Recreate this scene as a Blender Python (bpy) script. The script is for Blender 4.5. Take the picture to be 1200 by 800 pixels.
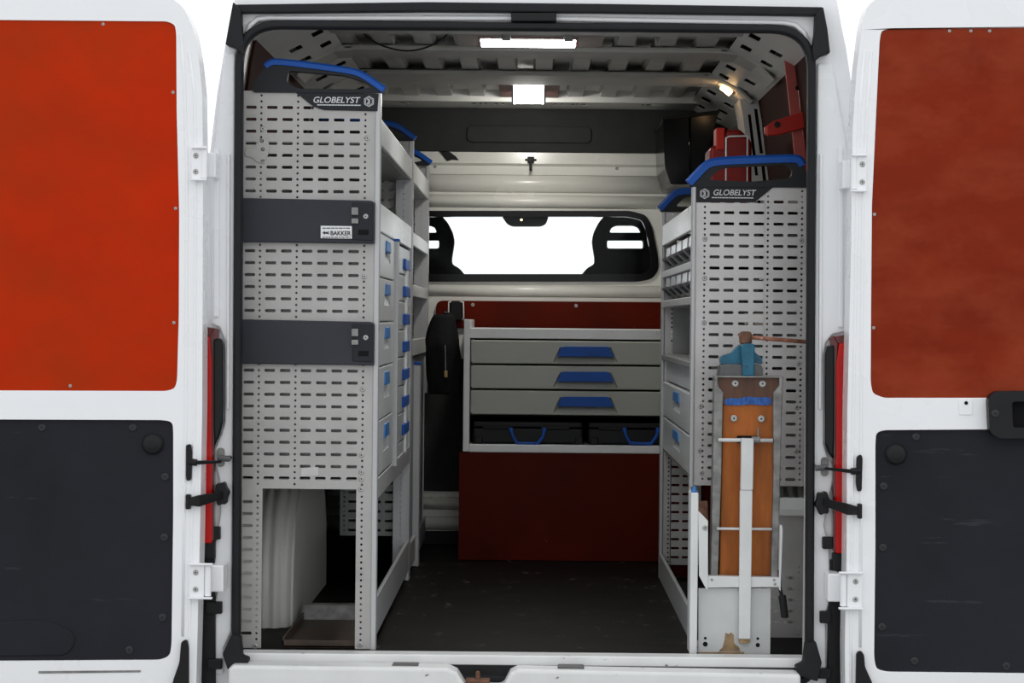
import bpy, bmesh, math, random
from mathutils import Vector, Matrix
from mathutils.geometry import tessellate_polygon

random.seed(7)
for o in list(bpy.data.objects):
    bpy.data.objects.remove(o, do_unlink=True)
SC = bpy.context.scene
COL = SC.collection

# ------------------------------------------------------------------ camera
F = 2756.0          # focal length in pixels of the 1200 px frame
CD = 6.5            # camera distance behind the rear opening
CH = 0.931          # camera height over the load floor
ROLL = math.radians(0.55)
cam_d = bpy.data.cameras.new('camera')
cam = bpy.data.objects.new('camera', cam_d)
COL.objects.link(cam)
cam_d.sensor_width = 36.0
cam_d.lens = F / 1200.0 * 36.0
cam_d.shift_x = -25 / 1200.0
cam_d.shift_y = -25 / 1200.0
cam_d.clip_end = 200
cam.matrix_world = Matrix.Translation((0, -CD, CH)) @ Matrix.Rotation(math.pi / 2, 4, 'X') @ Matrix.Rotation(ROLL, 4, 'Z')
SC.camera = cam

# ------------------------------------------------------------------ world / exposure
w = bpy.data.worlds.new('World')
SC.world = w
w.use_nodes = True
bg = w.node_tree.nodes['Background']
bg.inputs['Color'].default_value = (0.965, 0.985, 1.0, 1)
bg.inputs['Strength'].default_value = 1.20
SC.view_settings.view_transform = 'Standard'
SC.view_settings.look = 'None'
SC.view_settings.exposure = 0.0
SC.view_settings.gamma = 1.0
SC.view_settings.use_curve_mapping = False

# ------------------------------------------------------------------ helpers
CR, SR = math.cos(ROLL), math.sin(ROLL)


def P(px, py, Y):
    """photo point seen on the vertical plane y = Y -> (x, z) in metres"""
    u, v = px - 625.0, py - 375.0
    d = CD + Y
    return ((u * CR + v * SR) * d / F, CH - (-u * SR + v * CR) * d / F)


def PP(pts, Y):
    return [P(a, b, Y) for a, b in pts]


WLOC = {}


def link(o, parent=None):
    COL.objects.link(o)
    if parent is not None:
        o.parent = parent
        o.matrix_parent_inverse = Matrix.Translation(-WLOC.get(parent.name, Vector((0, 0, 0))))
    return o


def tag(o, label=None, cat=None, group=None, kind=None):
    if label: o['label'] = label
    if cat: o['category'] = cat
    if group: o['group'] = group
    if kind: o['kind'] = kind
    return o


def thing(name, label, cat, loc=(0, 0, 0), group=None, kind=None):
    o = bpy.data.objects.new(name, None)
    o.empty_display_size = 0.1
    o.location = loc
    COL.objects.link(o)
    WLOC[o.name] = Vector(loc)
    return tag(o, label, cat, group, kind)


class MB:
    def __init__(s):
        s.v, s.f = [], []

    def add(s, vs, fs):
        n = len(s.v)
        s.v += [tuple(p) for p in vs]
        s.f += [tuple(i + n for i in f) for f in fs]
        return s

    def box(s, x0, x1, y0, y1, z0, z1):
        return s.add([(x0, y0, z0), (x1, y0, z0), (x1, y1, z0), (x0, y1, z0),
                      (x0, y0, z1), (x1, y0, z1), (x1, y1, z1), (x0, y1, z1)],
                     [(0, 3, 2, 1), (4, 5, 6, 7), (0, 1, 5, 4), (1, 2, 6, 5), (2, 3, 7, 6), (3, 0, 4, 7)])

    def prism(s, pts, axis, a0, a1, holes=()):
        """polygon (with holes) extruded along an axis"""
        def up(p, a):
            return {'y': (p[0], a, p[1]), 'x': (a, p[0], p[1]), 'z': (p[0], p[1], a)}[axis]
        loops = [list(pts)] + [list(h) for h in holes]
        flat = [p for l in loops for p in l]
        n = len(flat)
        vs = [up(p, a0) for p in flat] + [up(p, a1) for p in flat]
        fs = []
        if holes:
            tris = tessellate_polygon([[Vector((p[0], p[1], 0)) for p in l] for l in loops])
            fs += [tuple(t) for t in tris] + [tuple(i + n for i in reversed(t)) for t in tris]
        else:
            fs += [tuple(range(n)), tuple(range(2 * n - 1, n - 1, -1))]
        k = 0
        for l in loops:
            m = len(l)
            for i in range(m):
                a, b = k + i, k + (i + 1) % m
                fs.append((a, b, b + n, a + n))
            k += m
        return s.add(vs, fs)

    def sweep(s, path, prof, up=(0, 0, 1), closed=False):
        path = [Vector(p) for p in path]
        n, m = len(path), len(prof)
        vs, fs = [], []
        upv = Vector(up)
        for i, p in enumerate(path):
            a = path[i - 1] if (i > 0 or closed) else p
            b = path[(i + 1) % n] if (i < n - 1 or closed) else p
            t1 = (p - a).normalized() if (p - a).length > 1e-9 else (b - p).normalized()
            t2 = (b - p).normalized() if (b - p).length > 1e-9 else t1
            t = (t1 + t2).normalized()
            k = 1.0 / max(0.5, t.dot(t2))
            side = t.cross(upv)
            if side.length < 1e-6:
                side = t.cross(Vector((0, 1, 0.01)))
            side.normalize()
            nn = side.cross(t).normalized()
            for q in prof:
                vs.append(p + side * q[0] * (k if abs(side.dot((t2 - t1))) > 1e-3 else 1) + nn * q[1] * (k if abs(nn.dot((t2 - t1))) > 1e-3 else 1))
        for i in range(n if closed else n - 1):
            j = (i + 1) % n
            for q in range(m):
                r = (q + 1) % m
                fs.append((i * m + q, i * m + r, j * m + r, j * m + q))
        if not closed:
            fs.append(tuple(range(m - 1, -1, -1)))
            fs.append(tuple((n - 1) * m + q for q in range(m)))
        return s.add(vs, fs)

    def tube(s, path, r, n=10, closed=False, up=(0.3, 0.2, 1)):
        return s.sweep(path, [(r * math.cos(2 * math.pi * i / n), r * math.sin(2 * math.pi * i / n)) for i in range(n)], up, closed)

    def lathe(s, prof, c, axis='y', n=16):
        """prof: (radius, height along axis)"""
        vs, fs = [], []
        m = len(prof)
        for i in range(n):
            a = 2 * math.pi * i / n
            for r, h in prof:
                x, y = r * math.cos(a), r * math.sin(a)
                q = {'y': (x, h, y), 'x': (h, x, y), 'z': (x, y, h)}[axis]
                vs.append((c[0] + q[0], c[1] + q[1], c[2] + q[2]))
        for i in range(n):
            j = (i + 1) % n
            for k in range(m - 1):
                fs.append((i * m + k, j * m + k, j * m + k + 1, i * m + k + 1))
        fs.append(tuple(i * m for i in range(n - 1, -1, -1)))
        fs.append(tuple(i * m + m - 1 for i in range(n)))
        return s.add(vs, fs)

    def mesh(s, name, mat, smooth=False, doubles=False):
        me = bpy.data.meshes.new(name)
        bm = bmesh.new()
        bv = [bm.verts.new(p) for p in s.v]
        for f in s.f:
            try:
                if len(set(f)) >= 3:
                    bm.faces.new([bv[i] for i in f])
            except ValueError:
                pass
        if doubles:
            bmesh.ops.remove_doubles(bm, verts=bm.verts, dist=1e-5)
        bmesh.ops.recalc_face_normals(bm, faces=bm.faces)
        bm.to_mesh(me)
        bm.free()
        me.materials.append(mat)
        if smooth:
            for p in me.polygons: p.use_smooth = True
        return me

    def build(s, name, mat, parent=None, bevel=0, seg=2, smooth=False, doubles=False, subsurf=0):
        o = bpy.data.objects.new(name, s.mesh(name, mat, smooth, doubles))
        link(o, parent)
        if bevel:
            md = o.modifiers.new('bevel', 'BEVEL')
            md.width = bevel
            md.segments = seg
            md.limit_method = 'ANGLE'
            md.angle_limit = math.radians(40)
            md.harden_normals = False
        if subsurf:
            md = o.modifiers.new('sub', 'SUBSURF')
            md.levels = subsurf
            md.render_levels = subsurf
        return o


def copy_part(src, parent, off=(0, 0, 0), scale=None):
    c = src.copy()
    link(c, parent)
    c.location = Vector(src.location) + Vector(off)
    if scale: c.scale = scale
    for k in ('label', 'category', 'group', 'kind'):
        pass
    return c


def rrect(x0, x1, z0, z1, r, n=6, corners=(1, 1, 1, 1)):
    """rounded rectangle, counterclockwise from lower left; corners = ll, lr, ur, ul"""
    out = []
    for (cx, cz, a0, on, sx, sz) in ((x0 + r, z0 + r, 180, corners[0], x0, z0), (x1 - r, z0 + r, 270, corners[1], x1, z0),
                                     (x1 - r, z1 - r, 0, corners[2], x1, z1), (x0 + r, z1 - r, 90, corners[3], x0, z1)):
        if not on:
            out.append((sx, sz))
            continue
        for i in range(n + 1):
            a = math.radians(a0 + 90.0 * i / n)
            out.append((cx + r * math.cos(a), cz + r * math.sin(a)))
    return out


def roundpoly(pts, r, n=5):
    """round every corner of a polygon"""
    out = []
    m = len(pts)
    for i in range(m):
        p0, p1, p2 = Vector(pts[i - 1]), Vector(pts[i]), Vector(pts[(i + 1) % m])
        rr = r[i] if isinstance(r, (list, tuple)) else r
        a, b = (p0 - p1), (p2 - p1)
        d = min(rr, a.length * 0.48, b.length * 0.48)
        if d < 1e-5:
            out.append(tuple(p1))
            continue
        A, B = p1 + a.normalized() * d, p1 + b.normalized() * d
        for k in range(n + 1):
            t = k / n
            q = A * (1 - t) ** 2 + p1 * 2 * t * (1 - t) + B * t ** 2
            out.append(tuple(q))
    return out


def smoothpoly(pts):
    return roundpoly(pts, .02, 4)


def smoothpath(pts, it=2):
    pts = [Vector(p) for p in pts]
    for _ in range(it):
        q = [pts[0]]
        for a, b in zip(pts[:-1], pts[1:]):
            q += [a * .75 + b * .25, a * .25 + b * .75]
        q.append(pts[-1])
        pts = q
    return pts


# ------------------------------------------------------------------ materials
def mat(name, col, rough=0.5, metal=0.0, spec=0.5, var=0.0, vscale=6.0, bump=0.0, bscale=80.0, coat=0.0,
        spots=None, stretch=(1, 1, 1), detail=4.0):
    """spots = (colour, scale, threshold, stretch)"""
    m = bpy.data.materials.new(name)
    m.use_nodes = True
    nt = m.node_tree
    b = nt.nodes['Principled BSDF']
    b.inputs['Roughness'].default_value = rough
    b.inputs['Metallic'].default_value = metal
    b.inputs['Specular IOR Level'].default_value = spec
    if coat:
        b.inputs['Coat Weight'].default_value = coat
        b.inputs['Coat Roughness'].default_value = 0.12
    c = tuple(col) + (1,)
    b.inputs['Base Color'].default_value = c
    tc = nt.nodes.new('ShaderNodeTexCoord')
    mp = nt.nodes.new('ShaderNodeMapping')
    mp.inputs['Scale'].default_value = stretch
    nt.links.new(tc.outputs['Object'], mp.inputs['Vector'])
    out = None
    if var:
        nz = nt.nodes.new('ShaderNodeTexNoise')
        nz.inputs['Scale'].default_value = vscale
        nz.inputs['Detail'].default_value = detail
        nz.inputs['Roughness'].default_value = 0.6
        nt.links.new(mp.outputs['Vector'], nz.inputs['Vector'])
        rp = nt.nodes.new('ShaderNodeValToRGB')
        rp.color_ramp.elements[0].position = 0.3
        rp.color_ramp.elements[1].position = 0.7
        rp.color_ramp.elements[0].color = tuple(max(0, x * (1 - var)) for x in col) + (1,)
        rp.color_ramp.elements[1].color = tuple(min(1, x * (1 + var)) for x in col) + (1,)
        nt.links.new(nz.outputs['Fac'], rp.inputs['Fac'])
        out = rp.outputs['Color']
        mr = nt.nodes.new('ShaderNodeMapRange')
        mr.inputs['To Min'].default_value = max(0.02, rough - 0.08)
        mr.inputs['To Max'].default_value = min(1, rough + 0.08)
        nt.links.new(nz.outputs['Fac'], mr.inputs['Value'])
        nt.links.new(mr.outputs['Result'], b.inputs['Roughness'])
    if spots:
        sc, ss, th, st = spots[:4]
        soft = spots[4] if len(spots) > 4 else 0.05
        mp2 = nt.nodes.new('ShaderNodeMapping')
        mp2.inputs['Scale'].default_value = st
        nt.links.new(tc.outputs['Object'], mp2.inputs['Vector'])
        n2 = nt.nodes.new('ShaderNodeTexNoise')
        n2.inputs['Scale'].default_value = ss
        n2.inputs['Detail'].default_value = 5
        n2.inputs['Roughness'].default_value = 0.65
        nt.links.new(mp2.outputs['Vector'], n2.inputs['Vector'])
        r2 = nt.nodes.new('ShaderNodeValToRGB')
        r2.color_ramp.elements[0].position = th
        r2.color_ramp.elements[1].position = min(1, th + soft)
        r2.color_ramp.elements[0].color = (0, 0, 0, 1)
        r2.color_ramp.elements[1].color = (1, 1, 1, 1)
        nt.links.new(n2.outputs['Fac'], r2.inputs['Fac'])
        mx = nt.nodes.new('ShaderNodeMix')
        mx.data_type = 'RGBA'
        mx.inputs[6].default_value = c
        if out: nt.links.new(out, mx.inputs[6])
        mx.inputs[7].default_value = tuple(sc) + (1,)
        nt.links.new(r2.outputs['Color'], mx.inputs[0])
        out = mx.outputs[2]
    if out:
        nt.links.new(out, b.inputs['Base Color'])
    if bump:
        n3 = nt.nodes.new('ShaderNodeTexNoise')
        n3.inputs['Scale'].default_value = bscale
        n3.inputs['Detail'].default_value = 3
        nt.links.new(mp.outputs['Vector'], n3.inputs['Vector'])
        bp = nt.nodes.new('ShaderNodeBump')
        bp.inputs['Strength'].default_value = bump
        bp.inputs['Distance'].default_value = 0.004
        nt.links.new(n3.outputs['Fac'], bp.inputs['Height'])
        nt.links.new(bp.outputs['Normal'], b.inputs['Normal'])
    return m


def emat(name, col, strength):
    m = bpy.data.materials.new(name)
    m.use_nodes = True
    b = m.node_tree.nodes['Principled BSDF']
    b.inputs['Base Color'].default_value = tuple(col) + (1,)
    b.inputs['Emission Color'].default_value = tuple(col) + (1,)
    b.inputs['Emission Strength'].default_value = strength
    return m


M = {}
M['body'] = mat('white_body_paint', (0.86, 0.867, 0.885), 0.28, var=0.025, vscale=3, coat=0.3)
M['inpaint'] = mat('interior_white_paint', (0.66, 0.655, 0.62), 0.32, var=0.07, vscale=5)
M['cream'] = mat('bulkhead_paint', (0.76, 0.75, 0.69), 0.25, var=0.05, vscale=4)
M['roof'] = mat('roof_sheet_paint', (0.48, 0.48, 0.45), 0.5, spec=0.3, var=0.12, vscale=9, bump=0.15, bscale=18)
M['beam'] = mat('beam_paint', (0.50, 0.49, 0.46), 0.7, spec=0.15, var=0.08, vscale=6)
M['tape'] = mat('dull_tape', (0.52, 0.51, 0.51), 0.5, var=0.05, vscale=20)
M['rubber'] = mat('black_rubber', (0.013, 0.0135, 0.016), 0.6, spec=0.22, var=0.2, vscale=20)
M['plastic'] = mat('black_plastic', (0.008, 0.008, 0.009), 0.45, spec=0.25, var=0.2, vscale=15)
M['gloss'] = mat('glossy_black', (0.002, 0.002, 0.0025), 0.15, spec=0.22)
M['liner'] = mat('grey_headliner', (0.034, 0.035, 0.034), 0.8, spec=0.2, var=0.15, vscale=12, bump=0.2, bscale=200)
M['doorpanel'] = mat('charcoal_door_panel', (0.0150, 0.0152, 0.0205), 0.6, spec=0.16, var=0.25, vscale=2.5, bump=0.1, bscale=160,
                     spots=((0.030, 0.031, 0.038), 3.5, 0.655, (1, 5, 9)))
M['ply_l'] = mat('orange_film_plywood', (0.49, 0.024, 0.001), 0.36, spec=0.06, var=0.14, vscale=2.6, stretch=(1, 1, 1.4), bump=0.06, bscale=300, detail=8,
                 spots=((0.33, 0.030, 0.003), 1.3, 0.42, (1, 1, 1.3), 0.3))
M['ply_r'] = mat('faded_film_plywood', (0.205, 0.017, 0.002), 0.34, spec=0.10, var=0.18, vscale=2.6, stretch=(1, 1, 1.8), bump=0.06, bscale=300, detail=8,
                 spots=((0.30, 0.048, 0.016), 2.2, 0.45, (1, 1, 1.7), 0.3))
M['ply_in'] = mat('red_brown_plywood', (0.085, 0.006, 0.001), 0.38, spec=0.06, var=0.25, vscale=3, bump=0.05, bscale=300,
                  spots=((0.16, 0.07, 0.05), 16, 0.70, (1, 1, 2)))
M['ply_dark'] = mat('dark_brown_plywood', (0.040, 0.014, 0.011), 0.75, spec=0.04, var=0.2, vscale=4)
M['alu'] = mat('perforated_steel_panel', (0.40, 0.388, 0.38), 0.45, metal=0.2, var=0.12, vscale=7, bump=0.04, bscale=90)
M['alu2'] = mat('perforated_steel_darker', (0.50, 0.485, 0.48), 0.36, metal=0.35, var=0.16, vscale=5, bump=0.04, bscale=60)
M['post'] = mat('aluminium_post', (0.46, 0.463, 0.47), 0.4, metal=0.3, var=0.06, vscale=8, stretch=(1, 1, .3))
M['rail'] = mat('slate_rail', (0.027, 0.029, 0.038), 0.5, spec=0.3, var=0.2, vscale=5)
M['label'] = mat('charcoal_header', (0.019, 0.020, 0.024), 0.55, spec=0.22, var=0.1, vscale=10)
M['blue'] = mat('blue_plastic', (0.008, 0.085, 0.40), 0.45, spec=0.25, var=0.12, vscale=12)
M['bluemid'] = mat('mid_blue_plastic', (0.030, 0.16, 0.42), 0.4, spec=0.4, var=0.1, vscale=12)  # lighter blue for the side drawer grips and the post tip
M['print'] = mat('light_grey_print', (0.62, 0.63, 0.65), 0.6)
M['sillpaint'] = mat('chipped_sill_paint', (0.74, 0.745, 0.74), 0.35, var=0.05, vscale=8, spots=((0.10, 0.08, 0.065), 15, 0.665, (1, 2, 2)))
M['drawer'] = mat('grey_drawer_front', (0.56, 0.57, 0.57), 0.34, metal=0.15, var=0.06, vscale=6)
M['drawer_g'] = mat('pale_grey_green_drawer', (0.40, 0.41, 0.365), 0.42, var=0.05, vscale=4)
M['white'] = mat('white_lacquer', (0.76, 0.77, 0.77), 0.3, var=0.05, vscale=8)
M['carcass'] = mat('galvanised_sheet', (0.27, 0.27, 0.268), 0.45, metal=0.4, var=0.14, vscale=10)
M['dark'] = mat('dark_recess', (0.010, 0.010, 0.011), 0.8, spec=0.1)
M['floor'] = mat('worn_floor_plate', (0.0038, 0.0027, 0.0023), 0.55, spec=0.08, var=0.5, vscale=3, bump=0.3, bscale=220,
                 spots=((0.055, 0.046, 0.041), 16, 0.612, (1, 0.45, 1)))
M['redlens'] = mat('red_lens', (0.48, 0.004, 0.003), 0.15, spec=0.25, var=0.1, vscale=14)
M['redlens_d'] = mat('dark_red_lens', (0.10, 0.006, 0.006), 0.12, spec=0.5)
M['redsteel'] = mat('red_painted_steel', (0.46, 0.018, 0.007), 0.4, spec=0.3, var=0.1, vscale=10)
M['pinksteel'] = mat('faded_red_steel', (0.42, 0.075, 0.060), 0.5, var=0.15, vscale=10)
M['wood'] = mat('varnished_wood', (0.30, 0.090, 0.018), 0.5, spec=0.2, var=0.45, vscale=6, stretch=(3, 3, .6), detail=8, bump=0.1, bscale=60)
M['woodd'] = mat('dark_stained_wood', (0.10, 0.045, 0.026), 0.5, spec=0.35, var=0.35, vscale=9, stretch=(3, 3, .6))
M['galv'] = mat('galvanised_channel', (0.22, 0.22, 0.212), 0.5, metal=0.35, var=0.4, vscale=24, bump=0.1, bscale=60)
M['stand'] = mat('worn_white_steel', (0.64, 0.65, 0.65), 0.42, var=0.08, vscale=8, spots=((0.26, 0.15, 0.07), 7, 0.72, (1, 1, 1)))
M['standbox'] = mat('grey_stand_panel', (0.50, 0.51, 0.51), 0.45, var=0.10, vscale=6, spots=((0.30, 0.17, 0.07), 5, 0.70, (1, 1, 1)))
M['rust'] = mat('rusty_steel', (0.16, 0.075, 0.045), 0.7, metal=0.2, var=0.5, vscale=60, bump=0.3, bscale=120)
M['ruststain'] = mat('rust_stain', (0.26, 0.17, 0.085), 0.6, var=0.45, vscale=40)
M['rustbar'] = mat('flaking_paint_bar', (0.30, 0.12, 0.07), 0.6, var=0.5, vscale=50, spots=((0.55, 0.5, 0.45), 60, 0.58, (1, 1, 1)))
M['vice'] = mat('turquoise_vice_paint', (0.009, 0.105, 0.18), 0.35, spec=0.35, var=0.35, vscale=25, spots=((0.03, 0.05, 0.06), 40, 0.60, (1, 1, 1)))
M['bluepaint'] = mat('blue_paint_stripe', (0.035, 0.105, 0.34), 0.6, spec=0.2, var=0.4, vscale=60, stretch=(3, 1, 1))
M['screw'] = mat('zinc_screw', (0.38, 0.38, 0.37), 0.4, metal=0.5, var=0.2, vscale=80)
M['screwdark'] = mat('black_screw', (0.016, 0.017, 0.02), 0.45, spec=0.4)
M['sticker'] = mat('white_sticker', (0.74, 0.75, 0.76), 0.5)
M['ink'] = mat('black_ink', (0.02, 0.02, 0.022), 0.6)
M['tray'] = mat('dirty_brown_tray', (0.060, 0.040, 0.027), 0.4, spec=0.4, var=0.6, vscale=9, spots=((0.012, 0.009, 0.007), 9, 0.60, (1, 1, 1), 0.1))
M['fabric'] = mat('black_fabric', (0.010, 0.010, 0.011), 0.85, spec=0.15, var=0.3, vscale=20, bump=0.4, bscale=120)
M['seat'] = mat('charcoal_seat_fabric', (0.006, 0.006, 0.0065), 0.85, spec=0.1, var=0.25, vscale=30, bump=0.2, bscale=200)
M['case'] = mat('black_case', (0.006, 0.006, 0.008), 0.42, spec=0.22, var=0.2, vscale=10)
M['bin'] = mat('silver_bin', (0.72, 0.73, 0.74), 0.22, metal=0.2, var=0.05, vscale=10)
M['tan'] = mat('brass_tag', (0.42, 0.28, 0.10), 0.5)
M['plate'] = mat('brown_lamp_plate', (0.20, 0.155, 0.14), 0.5, var=0.15, vscale=10)
M['plate2'] = mat('maroon_lamp_plate', (0.16, 0.05, 0.042), 0.5, var=0.15, vscale=10)
M['led'] = emat('led_light', (0.98, 0.99, 0.97), 30.0)
M['led2'] = emat('led_square', (1.0, 0.98, 0.93), 75.0)
M['warm'] = emat('warm_lamp', (1.0, 0.62, 0.28), 14.0)
M['redplastic'] = mat('dark_red_plastic', (0.20, 0.008, 0.004), 0.35, spec=0.3, var=0.2, vscale=10)
M['vicebase'] = mat('dark_grey_steel', (0.10, 0.10, 0.10), 0.5, metal=0.3, var=0.3, vscale=20)
M['ground'] = mat('studio_floor', (0.30, 0.30, 0.30), 0.6, var=0.05, vscale=2)


def glassmat():
    m = bpy.data.materials.new('window_glass')
    m.use_nodes = True
    nt = m.node_tree
    nt.nodes.remove(nt.nodes['Principled BSDF'])
    out = nt.nodes['Material Output']
    tr = nt.nodes.new('ShaderNodeBsdfTransparent')
    tr.inputs['Color'].default_value = (0.97, 0.985, 0.985, 1)
    gl = nt.nodes.new('ShaderNodeBsdfGlossy')
    gl.inputs['Roughness'].default_value = 0.03
    fr = nt.nodes.new('ShaderNodeFresnel')
    fr.inputs['IOR'].default_value = 1.15
    mx = nt.nodes.new('ShaderNodeMixShader')
    nt.links.new(fr.outputs[0], mx.inputs[0])
    nt.links.new(tr.outputs[0], mx.inputs[1])
    nt.links.new(gl.outputs[0], mx.inputs[2])
    nt.links.new(mx.outputs[0], out.inputs['Surface'])
    return m


M['glass'] = glassmat()


def text(name, body, size, x, y, z, m, parent, shear=0.0, bold=0.0, width=None, align='LEFT', rotz=0.0):
    """flat lettering standing in the XZ plane, facing -Y; x is its left edge, z its baseline"""
    cu = bpy.data.curves.new(name, 'FONT')
    cu.body = body
    cu.size = size
    cu.shear = shear
    cu.offset = bold
    cu.extrude = 0.0003
    cu.align_x = align
    to = bpy.data.objects.new(name + '_src', cu)
    COL.objects.link(to)
    dg = bpy.context.evaluated_depsgraph_get()
    me = bpy.data.meshes.new_from_object(to.evaluated_get(dg))
    bpy.data.objects.remove(to, do_unlink=True)
    bpy.data.curves.remove(cu)
    if width and len(me.vertices):
        xs = [v.co.x for v in me.vertices]
        k = width / (max(xs) - min(xs))
        for v in me.vertices: v.co.x = (v.co.x - min(xs)) * k
    me.transform(Matrix.Translation((x, y, z)) @ Matrix.Rotation(math.pi / 2, 4, 'X'))
    me.materials.clear()
    me.materials.append(m)
    me.name = name
    o = bpy.data.objects.new(name, me)
    return link(o, parent)


def screw_mesh(name, r, h, m, n=12, cross=True):
    b = MB()
    b.lathe([(r, 0), (r, -h * .45), (r * .72, -h), (r * .3, -h), (r * .22, -h * .55)], (0, 0, 0), 'y', n)
    me = b.mesh(name, m, smooth=False)
    me.materials.append(M['screwdark'])
    for p in me.polygons:
        if max(math.hypot(me.vertices[i].co.x, me.vertices[i].co.z) for i in p.vertices) < r * .35: p.material_index = 1
    return me


SCREW = {
    'zinc': screw_mesh('screw', 0.0075, 0.003, M['screw']),
    'zsmall': screw_mesh('screw', 0.0045, 0.002, M['screw']),
    'black': screw_mesh('screw', 0.011, 0.004, M['screwdark']),
    'tiny': screw_mesh('screw', 0.004, 0.002, M['screw']),
}


def screw(kind, x, y, z, parent, rotz=0.0, name='screw'):
    o = bpy.data.objects.new(name, SCREW[kind])
    link(o, parent)
    o.location = (x, y, z)
    o.rotation_euler = (0, 0, rotz)
    return o


# =================================================================== SETTING
# ground under the van
MB().box(-9, 9, -9, 12, -0.72, -0.62).build('ground', M['ground'])
tag(bpy.data.objects['ground'], 'pale studio floor under the van', 'ground', kind='structure')

YB = 3.25      # bulkhead plane
# body cross-section, right half (x, z), from sill upwards
SEC = [(0.965, -0.45), (0.965, 0.2), (0.955, 0.8), (0.925, 1.15), (0.897, 1.40), (0.880, 1.55), (0.858, 1.69), (0.845, 1.75), (0.832, 1.82),
       (0.80, 1.89), (0.72, 1.94), (0.5, 1.97), (0.0, 1.985)]
INS = [(0.905, 0.0), (0.905, 0.8), (0.885, 1.1), (0.868, 1.32), (0.846, 1.50), (0.826, 1.66), (0.812, 1.735)]


def lerp_sec(z, sec=INS):
    for (a, b), (c, d) in zip(sec[:-1], sec[1:]):
        if b <= z <= d:
            return a + (c - a) * (z - b) / (d - b)
    return sec[0][0] if z < sec[0][1] else sec[-1][0]


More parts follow.
